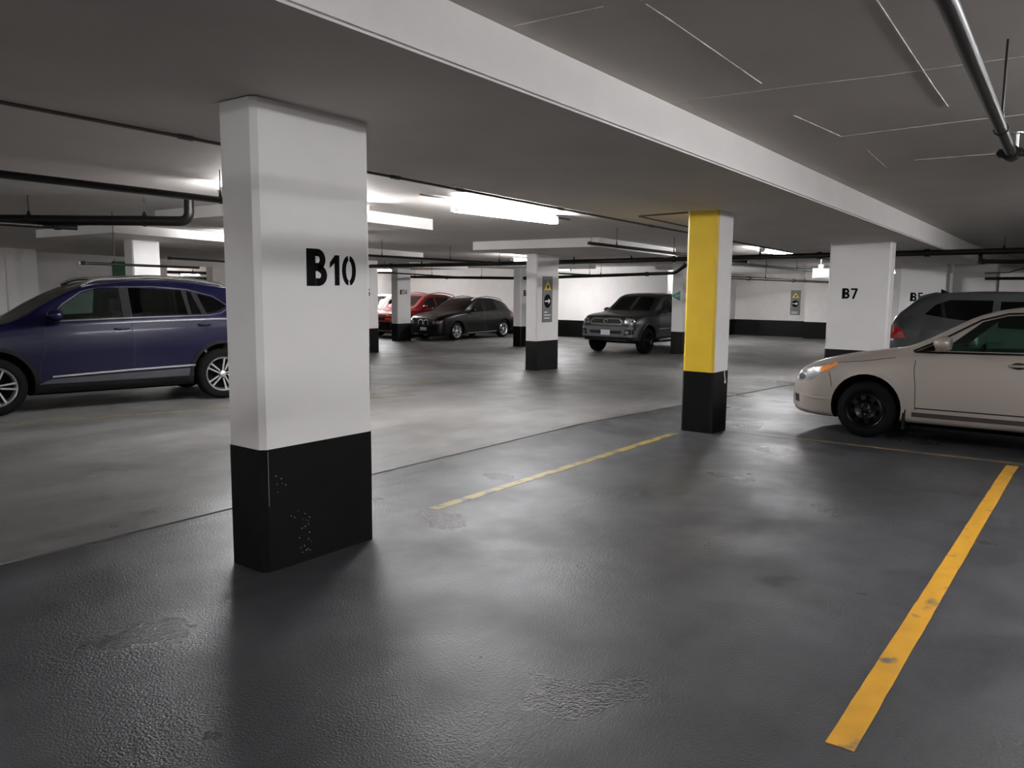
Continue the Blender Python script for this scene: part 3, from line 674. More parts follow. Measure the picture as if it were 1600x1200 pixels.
    def seats(s, xs, z0=.5):
        for x in xs:
            for y in (-.36, .36):
                mb = MB().box((x-s.L/2-.28, y-.24, z0-.06), (x-s.L/2+.22, y+.24, z0+.08), .04)
                c_ = cos(.25); V = []
                for (px, pz) in ((0, 0), (.12, 0), (.12, .56), (0, .56)):
                    for yy in (y-.23, y+.23): V.append((x-s.L/2+.16+px*c_+pz*sin(.25), yy, z0+.05+pz*c_))
                mb.add(V, [(0, 1, 3, 2), (2, 3, 5, 4), (4, 5, 7, 6), (6, 7, 1, 0), (0, 2, 4, 6), (1, 7, 5, 3)])
                mb.box((x-s.L/2+.32, y-.12, z0+.6), (x-s.L/2+.41, y+.12, z0+.78), .02); o = mb.build('seat', seat_m, s.root)
        x = xs[0]-.75; mb = MB(); mb.box((x-s.L/2-.15, -.66, .7), (x-s.L/2+.2, .66, .9), .03); mb.build('dashboard', blackplastic, s.root)
        V = []; Fc = []; N_ = 20
        for i in range(N_):
            a = 2*pi*i/N_; 
            for j in range(6):
                b_ = 2*pi*j/6; r = .18+.015*cos(b_); V.append((x-s.L/2+.33+.3*sin(a)*r-.0+.015*sin(b_), -.36+cos(a)*r, .93+sin(a)*r*.93))
        for i in range(N_):
            for j in range(6): Fc.append((i*6+j, ((i+1) % N_)*6+j, ((i+1) % N_)*6+(j+1) % 6, i*6+(j+1) % 6))
        mk('steering_wheel', V, Fc, blackplastic, s.root, True)
def shrink(P, d):
    cx = sum(p[0] for p in P)/len(P); cz = sum(p[1] for p in P)/len(P); out = []
    n = len(P); A = sum(P[i][0]*P[(i+1) % n][1]-P[(i+1) % n][0]*P[i][1] for i in range(n)); sg = 1 if A > 0 else -1
    for i in range(n):
        a = Vector(P[i-1]); b = Vector(P[i]); c = Vector(P[(i+1) % n]); e1 = (b-a).normalized(); e2 = (c-b).normalized()
        n1 = Vector((-e1.y, e1.x))*sg; n2 = Vector((-e2.y, e2.x))*sg; v = n1+n2; v = v/max(.3, v.length_squared/2)/1 if v.length else n1
        out.append(tuple(b+v*d))
    return out
def lathe(prof, n, m, name, parent, smooth=True, sharp=40):
    V = []; Fc = []
    for (y, r) in prof: V += [(r*cos(2*pi*k/n), y, r*sin(2*pi*k/n)) for k in range(n)]
    for i in range(len(prof)-1):
        for k in range(n): Fc.append((i*n+k, (i+1)*n+k, (i+1)*n+(k+1) % n, i*n+(k+1) % n))
    o = mk(name, V, Fc, m, parent, smooth, sharp); bm = bmesh.new(); bm.from_mesh(o.data); bmesh.ops.recalc_face_normals(bm, faces=bm.faces); bm.to_mesh(o.data); bm.free(); return o
def make_wheel(root, R, wd, style, rr):
    """outer face looks toward -y"""
    h_ = wd/2; parts = []
    parts.append(lathe([(-h_*.80, rr), (-h_, rr+.02), (-h_*1.02, (R+rr)/2), (-h_*.86, R-.022), (-h_*.6, R-.004), (0, R), (h_*.6, R-.004), (h_*.86, R-.022), (h_*1.02, (R+rr)/2), (h_, rr+.02), (h_*.8, rr), (0, rr-.02), (-h_*.8, rr)], 40, rubber, 'tyre', root))
    bar = alloy if style in ('double', 'yspoke') else darkwheel
    parts.append(lathe([(-h_*.86, rr+.004), (-h_*.93, rr-.004), (-h_*.86, rr-.016), (-h_*.4, rr-.035), (h_*.7, rr-.04), (h_*.7, rr), (-h_*.8, rr)], 40, bar if style != 'double' else alloy, 'rim', root))
    parts.append(lathe([(h_*.0, .001), (h_*.0, rr-.03), (h_*.1, rr-.03), (h_*.1, .001)], 32, wheelwell if style in ('double', 'yspoke') else darkwheel, 'brake_disc', root))
    sp = MB(); y0 = -h_*.78; y1 = -h_*.45
    def spoke(a, w0, w1, r0, r1, off0=0, off1=0):
        ca, sa = cos(a), sin(a); P = []
        for r, w_, o_ in ((r0, w0, off0), (r1, w1, off1)):
            for s_ in (-1, 1):
                t_ = o_+s_*w_/2; P.append((ca*r-sa*t_, sa*r+ca*t_))
        for yy in (y0, y1): sp.v += []
        V = [(x, y0 if i > 1 else y0+.01, z) for i, (x, z) in enumerate(P)]+[(x, y1, z) for x, z in P]
        sp.add(V, [(0, 1, 3, 2), (6, 7, 5, 4), (0, 2, 6, 4), (1, 5, 7, 3), (2, 3, 7, 6), (0, 4, 5, 1)])
    if style == 'double':
        for k in range(5):
            a = 2*pi*k/5+.03
            for s_ in (-1, 1): spoke(a, .02, .024, .05, rr-.01, s_*.016, s_*.038)
        hubm = alloy
    elif style == 'yspoke':
        for k in range(5):
            a = 2*pi*k/5+.3
            for s_ in (-1, 1): spoke(a, .026, .028, .04, rr-.01, s_*.014, s_*.05)
        hubm = alloy
    elif style == 'five':
        for k in range(5): spoke(2*pi*k/5+.4, .07, .1, .04, rr-.01)
        hubm = darkwheel
    else:   # pressed steel wheel: disc with ring of holes
        n = 16; r0, r1, r2, r3 = .075, rr*.55, rr*.78, rr-.012
        for k in range(n):
            a0 = 2*pi*k/n; a1 = 2*pi*(k+1)/n
            def q(ra, rb, a0, a1, ya, yb):
                V = [(cos(a0)*ra, ya, sin(a0)*ra), (cos(a1)*ra, ya, sin(a1)*ra), (cos(a1)*rb, yb, sin(a1)*rb), (cos(a0)*rb, yb, sin(a0)*rb)]
                V += [(x, y+.008, z) for x, y, z in V]; sp.add(V, [(0, 1, 2, 3), (7, 6, 5, 4), (0, 4, 5, 1), (2, 6, 7, 3), (1, 5, 6, 2), (3, 7, 4, 0)])
            q(.03, r0, a0, a1, -h_*.62, -h_*.62); q(r0, r1, a0, a1, -h_*.62, -h_*.8); q(r2, r3, a0, a1, -h_*.74, -h_*.62)
            if k % 2 == 0: q(r1, r2, a0, a1, -h_*.8, -h_*.74)
        hubm = darkwheel
    parts.append(sp.build('spokes', bar, root)); 
    parts.append(lathe([(-h_*.84, .001), (-h_*.84, .028), (-h_*.7, .05), (-h_*.3, .06)], 20, hubm, 'hub_cap', root))
    ln = MB()
    for k in range(5): a = 2*pi*k/5+.9; ln.tube((cos(a)*.055, -h_*.55, sin(a)*.055), (cos(a)*.055, -h_*.78, sin(a)*.055), .010, 6)
    parts.append(ln.build('lug_nuts', chrome if style != 'double' else darkwheel, root))
    return parts
def light_round(car, y, z, r, m, name='projector', d=.02):
    k = 16; car.patch(name, [(y+r*cos(2*pi*i/k), z+r*sin(2*pi*i/k)) for i in range(k)], m, side='f', off=d, th=.02, grid=.5)

def ell(cx, cz, rx, rz, k=20): return [(cx+rx*cos(2*pi*i/k), cz+rz*sin(2*pi*i/k)) for i in range(k)]
def centre_loc(nose_x, nose_y, L, yaw, half_w):
    """nose_x, nose_y: world point of the nose at the near (-y local) side"""
    d_ = Vector((cos(yaw), sin(yaw))); nrm = Vector((-sin(yaw), cos(yaw))); p = Vector((nose_x, nose_y))+d_*L/2+nrm*half_w; return p.x, p.y

#@@CARS@@
def common(c, arch_r, axles, R, wheel_w, style, rimR=None, zc=None):
    for x in axles: c.arch(x, arch_r, zc or R+.02)
def ring_arc(cx, cz, r0, r1, a0=0, a1=180, n=16):
    o = [(cx+r1*cos(radians(a0+(a1-a0)*i/n)), cz+r1*sin(radians(a0+(a1-a0)*i/n))) for i in range(n+1)]
    return o+[(cx+r0*cos(radians(a1-(a1-a0)*i/n)), cz+r0*sin(radians(a1-(a1-a0)*i/n))) for i in range(n+1)]
def box_part(car, name, a, b, m, ch=0): 
    L2 = car.L/2; return MB().box((a[0]-L2, a[1], a[2]), (b[0]-L2, b[1], b[2]), ch).build(name, m, car.root)
def handle(car, x0, x1, z, m):
    for sd in (-1, 1):
        y = car.f['w'](x0)*.985; V, Fc = sweep([(x0-car.L/2, sd*(y-.01), z), (x0+.025-car.L/2, sd*(y+.035), z), (x1-.025-car.L/2, sd*(y+.035), z), (x1-car.L/2, sd*(y-.01), z)], .013, 8, .02)
        mk('door_handle', V, Fc, m, car.root, True)
def underbody(car, x0, x1, z, hw=.62): box_part(car, 'underbody', (x0, -hw, z), (x1, hw, z+.2), wheelwell)

# ---- beige-grey sedan at the right, nose to the left
beige = mat('taupe_metallic_paint', rgb(158, 148, 140), .33, metal=.25, coat=.5)
sp = dict(L=4.49, W=1.75, shw=.95,
 top=[(0,.60),(.05,.67),(.15,.75),(.28,.815),(.5,.89),(.8,.965),(1.1,1.01),(1.28,1.05),(1.46,1.135),(1.69,1.275),(1.92,1.405),(2.15,1.48),(2.5,1.525),(2.9,1.52),(3.3,1.435),(3.6,1.30),(3.95,1.10),(4.2,1.04),(4.4,1.0),(4.49,.8)],
 sh=[(0,.56),(.15,.69),(.4,.785),(.9,.89),(1.3,.955),(2.4,.985),(3.3,1.0),(4,.99),(4.4,.93),(4.49,.74)],
 bot=[(0,.27),(.15,.21),(.5,.19),(1.3,.21),(3.2,.22),(4.2,.22),(4.49,.34)],
 w=[(0,.44),(.03,.55),(.08,.64),(.2,.745),(.45,.83),(.9,.868),(2,.875),(3.5,.87),(4.1,.83),(4.4,.70),(4.49,.56)],
 wr=[(0,.8),(1.1,.8),(1.3,.80),(1.6,.77),(2.0,.71),(2.5,.67),(3.2,.67),(3.7,.73),(4.1,.78),(4.49,.8)])
c = Car('sedan', sp, (10.30, .875, fz(10.3)), -pi/2, .03, beige, 'beige grey sedan with black steel wheels parked at the right edge')
for x in (.92, 3.62): c.arch(x, .375, .345)
c.cavity(1.5, 3.75)
fwn = [(1.63,1.015),(2.45,1.035),(2.45,1.42),(2.2,1.405),(1.98,1.335)]; qwn = [(1.40,1.0),(1.57,1.012),(1.57,1.085)]; rwn = [(2.54,1.037),(3.35,1.05),(3.45,1.13),(3.2,1.35),(2.54,1.42)]
for P in (fwn, rwn): c.prism(P, 'y', -2, 2, cabin_m)
wsP = [(1.30,-.62),(1.24,0),(1.30,.62),(2.05,.50),(2.08,0),(2.05,-.50)]; rgP = [(3.38,-.48),(3.38,.48),(3.90,.55),(3.90,-.55)]
for P in (wsP, rgP): c.prism(shrink(P, .02), 'z', 1.0, 2.2, cabin_m)
c.finish()
GLASS_G = glass('green_tinted_glass', (.74, .92, .84), .96)
for P, nm in ((fwn, 'front_window'), (rwn, 'rear_window')): c.patch(nm, P, GLASS_G, off=-.006, th=.004)
c.patch('quarter_window', qwn, GLASS_P, off=.002, th=.004)
c.patch('windshield', wsP, GLASS_G, side='z', both=False, off=.001, th=.004, grid=.1); c.patch('rear_windshield', rgP, GLASS_G, side='z', both=False, off=.001, th=.004, grid=.1)
c.line('window_trim', [(1.38,.992),(2.45,1.018),(3.4,1.03)], .02, blackplastic, off=.006)
c.line('window_trim', [(1.36,1.0),(1.62,1.135),(1.97,1.355),(2.2,1.425),(2.5,1.442),(3.2,1.37),(3.5,1.14),(3.36,1.03)], .02, blackplastic, off=.006)
c.patch('pillar_trim', [(2.455,1.03),(2.535,1.03),(2.535,1.43),(2.455,1.43)], blackplastic, off=.003)
c.line('door_seam', [(1.405,.95),(1.395,.80),(1.42,.6),(1.43,.36)], .007, seamdark, off=.002)
c.line('door_seam', [(2.50,1.0),(2.51,.6),(2.50,.36)], .007, seamdark, off=.002)
c.line('door_seam', [(1.43,.385),(3.2,.40)], .014, seamdark, off=.002)
c.line('sill_strip', [(1.40,.315),(3.2,.325)], .05, mat('sill_tuck_shade', rgb(52,46,44), .4, coat=.4), off=.003)  # dark strip paints in the shade where the sill tucks under
c.line('hood_seam', [(.36,.775),(.6,.83),(.9,.868),(1.2,.925)], .006, seamdark, off=.002)
c.line('bumper_seam', [(.50,.72),(.53,.62),(.54,.55)], .006, seamdark, off=.002)
c.line('bumper_crease', [(.16,.42),(.35,.40),(.54,.40)], .016, beige, off=.010)
c.patch('headlight', [(.07,.60),(.14,.575),(.30,.61),(.42,.70),(.44,.765),(.30,.755),(.16,.70),(.09,.645)], lens, off=.005)
c.patch('side_marker', [(.40,.70),(.50,.745),(.60,.815),(.585,.83),(.50,.815),(.415,.77)], amber, off=.007)
c.patch('projector', ell(.17,.635,.045,.035), lensd, off=.01)
for (a, b) in ((.92, .345), (3.62, .345)): c.patch('wheel_arch_lip', ring_arc(a, b, .376, .41, -8, 188), beige, off=.012, th=.02)
c.patch('grille', [(-.42,.60),(.42,.60),(.40,.565),(-.40,.565)], blackplastic, side='f', both=False, off=.004)
c.patch('lower_intake', [(-.50,.30),(.50,.30),(.46,.42),(-.46,.42)], blackplastic, side='f', both=False, off=.004)
c.patch('lower_vent', [(.045,.34),(.15,.33),(.14,.42),(.05,.43)], seamdark, off=.004)
c.patch('fog_lamp_recess', [(-.50,.33),(-.44,.33),(-.44,.42),(-.50,.42)], blackplastic, side='f', off=.004)
box_part(c, 'plate_bracket', (-.035,-.15,.40), (.01,.15,.54), blackplastic)
for sd in (-1, 1): box_part(c, 'mud_guard', (1.31, sd*.80-.07, .14), (1.34, sd*.80+.06, .36), blackplastic)
handle(c, 2.27, 2.43, .90, beige); handle(c, 3.12, 3.28, .92, beige)
c.patch('handle_recess', ell(2.35,.90,.07,.035), seamdark, off=.002)
c.mirror(1.66, 1.07, beige); c.seats((2.35, 3.1), .45)
underbody(c, 1.3, 3.2, .16)
c.patch('tail_light', [(4.2,.78),(4.46,.78),(4.46,.92),(4.25,.93)], redlens)
for y in (0,): c.line('wiper', [(1.28,-.5),(1.34,-.1),(1.36,.1)], .015, blackplastic, side='z', both=False, off=.012)
c.wheels((.92, 3.62), .32, .20, 'steel', 1.49, .205)

# ---- dark blue SUV at the left
blue = mat('dark_blue_paint', rgb(6, 6, 34), .25, spec=.3, coat=.1)
sp = dict(L=4.70, W=1.84, shw=.955,
 top=[(0,.74),(.04,.84),(.12,.93),(.4,1.03),(.8,1.085),(1.05,1.12),(1.2,1.17),(1.5,1.36),(1.8,1.53),(2.1,1.635),(2.5,1.68),(3.0,1.685),(3.5,1.65),(4.0,1.57),(4.3,1.47),(4.5,1.22),(4.62,1.0),(4.7,.75)],
 sh=[(0,.70),(.15,.87),(.5,.97),(1.1,1.06),(1.6,1.115),(2.4,1.145),(3.5,1.165),(4.3,1.17),(4.6,.94),(4.7,.7)],
 bot=[(0,.30),(.2,.24),(1.3,.24),(3.2,.24),(4.4,.27),(4.7,.4)],
 w=[(0,.62),(.04,.70),(.12,.79),(.3,.87),(.7,.91),(2,.92),(3.8,.915),(4.3,.87),(4.6,.76),(4.7,.68)],
 wr=[(0,.82),(1.0,.82),(1.3,.82),(1.7,.78),(2.2,.72),(3.4,.71),(4.2,.72),(4.5,.78),(4.7,.8)])
th = -.228
c = Car('suv', sp, (5.41, 11.23, 0), th, 0, blue, 'dark blue SUV with chrome trim parked left of the B10 column')
for x in (.91, 3.66): c.arch(x, .425, .37)
c.cavity(1.35, 4.2)
W1 = [(1.56,1.155),(2.38,1.185),(2.38,1.55),(2.12,1.545),(1.92,1.485),(1.70,1.33)]; W2 = [(2.50,1.19),(3.22,1.205),(3.18,1.53),(2.5,1.56)]; W3 = [(3.26,1.21),(3.40,1.212),(3.30,1.495),(3.235,1.515)]; W4 = [(3.47,1.215),(3.62,1.235),(3.76,1.31),(3.62,1.42),(3.38,1.485)]
for P in (W1, W2, W3, W4): c.prism(P, 'y', -2, 2, cabin_m)
wsP = [(1.18,-.66),(1.12,0),(1.18,.66),(1.98,.54),(2.02,0),(1.98,-.54)]
c.prism(shrink(wsP, .02), 'z', 1.0, 2.4, cabin_m); c.finish()
c.patch('front_window', W1, GLASS_L, off=-.006, th=.004)
for P, nm in ((W2, 'rear_window'), (W3, 'vent_window'), (W4, 'quarter_window')): c.patch(nm, P, GLASS_D, off=-.006, th=.004)
c.patch('windshield', wsP, GLASS_L, side='z', both=False, off=.001, th=.004, grid=.1)
for P in ([(2.385,1.17),(2.495,1.175),(2.495,1.57),(2.385,1.57)], [(3.215,1.2),(3.262,1.2),(3.24,1.53),(3.175,1.545)], [(3.40,1.2),(3.47,1.2),(3.375,1.50),(3.30,1.51)]): c.patch('pillar_trim', P, blackplastic, off=.003)
c.line('chrome_trim', [(1.52,1.14),(2.4,1.168),(3.5,1.19),(3.66,1.215),(3.80,1.29)], .016, chrome, off=.008)
c.line('chrome_trim', [(1.55,1.19),(1.70,1.35),(1.93,1.51),(2.14,1.567),(2.8,1.578),(3.25,1.542),(3.6,1.45),(3.80,1.30)], .014, chrome, off=.008)
c.line('chrome_strip', [(1.52,.455),(2.4,.49),(3.26,.51)], .022, chrome, off=.02, th=.03)
c.patch('sill_cladding', [(1.33,.255),(3.24,.255),(3.24,.36),(1.33,.36)], blackplastic, off=.012, th=.02)
c.patch('door_cladding', [(1.36,.365),(3.24,.365),(3.24,.47),(2.4,.45),(1.5,.42)], mat('grey_cladding', rgb(48,48,52), .4), off=.008, th=.02)
for a in (.91, 3.66): c.patch('arch_cladding', ring_arc(a, .37, .426, .475, -12, 192), blackplastic, off=.012, th=.03)
for P in ([(1.47,1.1),(1.46,.8),(1.40,.6),(1.38,.4)], [(2.47,1.14),(2.49,.8),(2.46,.36)], [(3.45,1.16),(3.42,.95),(3.28,.82)]): c.line('door_seam', P, .007, seamdark, off=.002)
c.line('body_crease', [(.8,.915),(2.4,.97),(3.7,1.0),(4.3,1.0)], .012, blue, off=.008)
handle(c, 2.26, 2.44, 1.03, blue); handle(c, 3.33, 3.50, 1.06, blue)
c.patch('headlight', [(.02,.70),(.25,.68),(.55,.80),(.50,.86),(.15,.84)], lens); c.patch('grille', [(-.55,.62),(.55,.62),(.55,.78),(-.55,.78)], blackplastic, side='f', both=False)
c.patch('tail_light', [(4.1,.88),(4.6,.88),(4.62,1.02),(4.15,1.04)], redlens)
for sd in (-1, 1):
    V, Fc = sweep([(x-2.35, sd*.61, z) for x, z in ((1.95,1.59),(2.10,1.67),(2.8,1.715),(3.4,1.68),(3.75,1.62),(3.85,1.56))], .024, 8, .12); mk('roof_rail', V, Fc, chrome, c.root, True)
c.mirror(1.56, 1.19, blue); c.seats((2.2, 3.1), .62); underbody(c, 1.3, 3.3, .2)
c.wheels((.91, 3.66), .355, .22, 'double', 1.58, .24)

# ---- black hatchback SUV in the background
blk = mat('black_paint', rgb(5, 7, 6), .3, spec=.25, coat=.1)
def small_suv(name, L, W, Hh, loc, yaw, paint, label, style, R, axles, rails=None, kind='x'):
    k = Hh/1.545
    sp = dict(L=L, W=W, shw=.955,
     top=[(0,.68*k),(.05,.79*k),(.2,.88*k),(.6,.965*k),(1.2,1.03*k),(1.4,1.11*k),(1.75,1.33*k),(2.1,1.47*k),(2.5,1.535*k),(3.1,1.52*k),(3.6,1.44*k),(L-.45,1.28*k),(L-.2,1.02*k),(L-.07,.88*k),(L,.68*k)],
     sh=[(0,.63*k),(.2,.80*k),(.6,.88*k),(1.4,.965*k),(2.5,1.0*k),(3.8,1.03*k),(L-.25,.98*k),(L-.07,.84*k),(L,.64*k)],
     bot=[(0,.26),(.2,.21),(1.3,.21),(3.2,.21),(L-.3,.25),(L,.38)],
     w=[(0,W*.32),(.04,W*.38),(.12,W*.43),(.3,W*.47),(.7,W*.495),(2,W*.5),(3.8,W*.495),(L-.2,W*.45),(L,W*.38)],
     wr=[(0,.82),(1.2,.82),(1.7,.78),(2.2,.70),(3.4,.69),(L-.4,.72),(L,.8)])
    c = Car(name, sp, loc, yaw, 0, paint, label)
    for x in axles: c.arch(x, R+.055, R+.01)
    c.cavity(1.5, L-.6)
    A = [(1.62,1.01*k),(2.4,1.03*k),(2.4,1.40*k),(2.15,1.38*k),(1.9,1.28*k)]; B = [(2.5,1.03*k),(3.35,1.06*k),(3.25,1.38*k),(2.5,1.41*k)]; D = [(3.42,1.07*k),(3.8,1.11*k),(3.6,1.27*k),(3.34,1.36*k)]
    for P in (A, B, D): c.prism(P, 'y', -2, 2, cabin_m)
    ws = [(1.40,-.62),(1.34,0),(1.40,.62),(2.0,.50),(2.04,0),(2.0,-.50)]; c.prism(shrink(ws, .02), 'z', .95*k, 2.4, cabin_m); c.finish()
    c.patch('front_window', A, GLASS_D, off=-.006, th=.004); c.patch('rear_window', B, GLASS_P, off=-.006, th=.004); c.patch('quarter_window', D, GLASS_P, off=-.006, th=.004)
    c.patch('windshield', ws, GLASS_D, side='z', both=False, off=.001, th=.004, grid=.1)
    c.line('door_seam', [(1.45,.97*k),(1.42,.4)], .008, seamdark, off=.002); c.line('door_seam', [(2.46,1.0*k),(2.46,.35)], .008, seamdark, off=.002)
    handle(c, 2.2, 2.38, .88*k, paint); handle(c, 3.2, 3.36, .90*k, paint)
    for a in axles: c.patch('arch_cladding', ring_arc(a, R+.01, R+.056, R+.10, -10, 190), blackplastic, off=.01, th=.02)
    c.patch('sill_cladding', [(1.33,.225),(3.2,.225),(3.2,.33),(1.33,.33)], blackplastic, off=.01, th=.02)
    c.patch('tail_light', [(L-.45,.80*k),(L-.05,.78*k),(L-.08,.92*k),(L-.4,.93*k)], redlens)
    c.mirror(1.62, 1.05*k, paint); c.seats((2.2, 3.0), .5)
    if rails:
        for sd in (-1, 1):
            V, Fc = sweep([(x-L/2, sd*W*.325, z*k) for x, z in ((1.95,1.42),(2.15,1.51),(2.8,1.58),(3.4,1.53),(3.7,1.46),(3.78,1.40))], .018, 8, .12); mk('roof_rail', V, Fc, rails, c.root, True)
    c.wheels(axles, R, .21, style, W-.27, R*.68)
    return c
c = small_suv('hatchback', 4.47, 1.80, 1.545, (20.87+2.235, 18.98+.88, -.3), 0, blk, 'black compact SUV with silver wheels parked before the far wall', 'yspoke', .33, (.86, 3.60), rails=alloy)
for sd in (-1, 1):
    P = [(sd*.13-.115,.60),(sd*.13-.10,.72),(sd*.13-.04,.755),(sd*.13+.04,.755),(sd*.13+.10,.72),(sd*.13+.115,.60),(sd*.13+.08,.545),(sd*.13-.08,.545)]
    c.patch('grille_frame', P, chrome, side='f', both=False, off=.018, th=.03, grid=.3); c.patch('grille', shrink(P, .022), blackplastic, side='f', both=False, off=.026, th=.02, grid=.3)
c.patch('headlight', [(-.42,.60),(-.74,.62),(-.80,.74),(-.60,.73),(-.42,.68)], lensd, side='f', off=.006)
for y in (-.52, -.66): light_round(c, y, .665, .05, lens)
c.patch('side_marker', [(-.72,.66),(-.79,.68),(-.79,.73),(-.73,.71)], mat('orange_reflector', rgb(190,80,50), .2), side='f', off=.014)
c.patch('number_plate', [(-.16,.37),(.14,.37),(.14,.48),(-.16,.48)], plate_m, side='f', both=False, off=.02, th=.02, grid=.3)
c.patch('lower_intake', [(-.62,.30),(.62,.30),(.52,.40),(-.52,.40)], seamdark, side='f', both=False, off=.003)
c.patch('skid_strip', [(-.74,.215),(.74,.215),(.66,.26),(-.66,.26)], alloy, side='f', both=False, off=.015, th=.02)
c.line('sill_strip', [(1.40,.25),(3.1,.27)], .035, alloy, off=.03, th=.03)

red = mat('red_paint', rgb(134, 20, 22), .25, metal=.2, coat=.8)
c = small_suv('suv', 4.60, 1.86, 1.66, (20.85+2.3, 21.35+.93, -.3), 0, red, 'red SUV with roof rails behind the black compact SUV', 'five', .35, (.9, 3.6), rails=alloy)
c.patch('headlight', [(-.48,.80),(-.84,.80),(-.86,.90),(-.50,.87)], lens, side='f'); c.patch('turn_signal', [(-.50,.70),(-.80,.70),(-.82,.76),(-.5,.75)], mat('orange_signal', rgb(235,70,30), .2, coat=1), side='f', off=.006)
c.patch('grille', [(-.44,.66),(.44,.66),(.46,.78),(-.46,.78)], blackplastic, side='f', both=False); c.patch('lower_bumper', [(-.86,.30),(.86,.30),(.84,.60),(-.84,.60)], blackplastic, side='f', both=False, off=.012, th=.02)
c.patch('skid_strip', [(-.8,.235),(.8,.235),(.78,.285),(-.78,.285)], alloy, side='f', both=False, off=.02, th=.02)
c.patch('number_plate', [(-.16,.44),(.14,.44),(.14,.55),(-.16,.55)], plate_m, side='f', both=False, off=.025, th=.02, grid=.3)
wht = mat('white_paint', rgb(222, 224, 224), .25, coat=.8)
c = small_suv('suv', 4.50, 1.82, 1.62, (21.4+2.25, 23.9+.91, -.3), 0, wht, 'white SUV farthest back beside the red SUV', 'five', .35, (.9, 3.55))
c.patch('headlight', [(-.48,.76),(-.82,.76),(-.84,.86),(-.50,.83)], lens, side='f'); c.patch('grille', [(-.44,.62),(.44,.62),(.46,.76),(-.46,.76)], blackplastic, side='f', both=False)

# ---- dark pickup truck facing the aisle
dk = mat('charcoal_paint', rgb(30, 31, 34), .3, metal=.2, coat=.3)
L = 5.30
sp = dict(L=L, W=1.88, shw=.97,
 top=[(0,.93),(.03,1.04),(.12,1.11),(.5,1.17),(1.1,1.205),(1.3,1.25),(1.7,1.48),(2.05,1.70),(2.35,1.765),(2.9,1.785),(3.5,1.775),(3.75,1.72),(3.86,1.45),(3.95,1.20),(4.6,1.18),(5.2,1.18),(5.3,1.12)],
 sh=[(0,.90),(.12,1.0),(.5,1.05),(1.3,1.11),(3.9,1.15),(5.2,1.15),(5.3,1.09)],
 bot=[(0,.42),(.2,.38),(1.3,.40),(4,.42),(5.3,.5)],
 w=[(0,.72),(.04,.80),(.12,.86),(.4,.905),(1.0,.93),(3,.935),(5.1,.92),(5.3,.88)],
 wr=[(0,.86),(1.2,.86),(1.6,.82),(2.2,.76),(3.4,.75),(3.8,.77),(4.0,.86),(5.3,.9)])
c = Car('pickup_truck', sp, (20.2+L/2, 10.97+.93, -.3), 0, 0, dk, 'charcoal pickup truck facing the aisle left of the yellow column')
for x in (.88, 4.12): c.arch(x, .46, .40)
c.cavity(1.55, 3.7)
A = [(1.78,1.19),(2.55,1.20),(2.55,1.63),(2.3,1.62),(2.05,1.52)]; B = [(2.65,1.20),(3.35,1.21),(3.35,1.60),(3.2,1.63),(2.65,1.64)]
for P in (A, B): c.prism(P, 'y', -2, 2, cabin_m)
ws = [(1.32,-.68),(1.26,0),(1.32,.68),(1.98,.58),(2.02,0),(1.98,-.58)]; c.prism(shrink(ws, .02), 'z', 1.12, 2.4, cabin_m)
c.prism([(4.0,-.78),(5.2,-.78),(5.2,.78),(4.0,.78)], 'z', .7, 1.6, blackplastic); c.finish()
c.patch('front_window', A, GLASS_L, off=-.006, th=.004); c.patch('rear_window', B, GLASS_P, off=-.006, th=.004); c.patch('windshield', ws, GLASS_L, side='z', both=False, off=.001, th=.004, grid=.1)
for P in ([(1.5,1.12),(1.47,.5)], [(2.6,1.15),(2.6,.5)], [(3.5,1.15),(3.42,.5)]): c.line('door_seam', P, .008, seamdark, off=.002)
GP = [(-.50,.86),(.50,.86),(.56,.95),(.44,1.07),(-.44,1.07),(-.56,.95)]
c.patch('grille_frame', GP, mat('bright_grey', rgb(150,150,150), .25, metal=.7), side='f', both=False, off=.02, th=.03); c.patch('grille', shrink(GP, .05), seamdark, side='f', both=False, off=.028, th=.02)
c.line('grille_bar', [(-.44,.965),(.44,.965)], .02, dk, side='f', both=False, off=.036)
c.patch('emblem', ell(0,.965,.09,.06), chrome, side='f', both=False, off=.05, th=.02, grid=.5); c.patch('emblem', ell(0,.965,.06,.035), dk, side='f', both=False, off=.055, th=.01, grid=.5)
c.patch('headlight', [(-.58,.90),(-.88,.90),(-.90,1.03),(-.62,1.07)], lens, side='f', off=.008)
for (a, b) in ((-.68,.975),(-.80,.97)): light_round(c, a, b, .05, chrome, d=.014)
c.patch('bumper', [(-.88,.52),(.88,.52),(.90,.80),(.6,.82),(-.6,.82),(-.90,.80)], mat('grey_bumper', rgb(92,93,95), .4, metal=.3), side='f', both=False, off=.05, th=.09)
c.patch('lower_intake', [(-.50,.61),(.50,.61),(.54,.70),(-.54,.70)], seamdark, side='f', both=False, off=.056, th=.02)
c.patch('fog_lamp_recess', [(-.62,.58),(-.86,.60),(-.86,.74),(-.66,.74)], blackplastic, side='f', off=.056, th=.02)
light_round(c, -.72, .655, .055, chrome, 'fog_lamp', .07)
c.patch('number_plate', [(-.16,.57),(.14,.57),(.14,.72),(-.16,.72)], plate_m, side='f', both=False, off=.075, th=.02, grid=.3)
c.patch('lower_valance', [(-.80,.40),(.80,.40),(.86,.52),(-.86,.52)], blackplastic, side='f', both=False, off=.02, th=.04)
for a in (.88, 4.12): c.patch('fender_flare', ring_arc(a, .40, .461, .52, 0, 180), dk, off=.03, th=.05)
c.line('door_trim', [(1.50,.72),(3.4,.74)], .03, chrome, off=.015, th=.02)
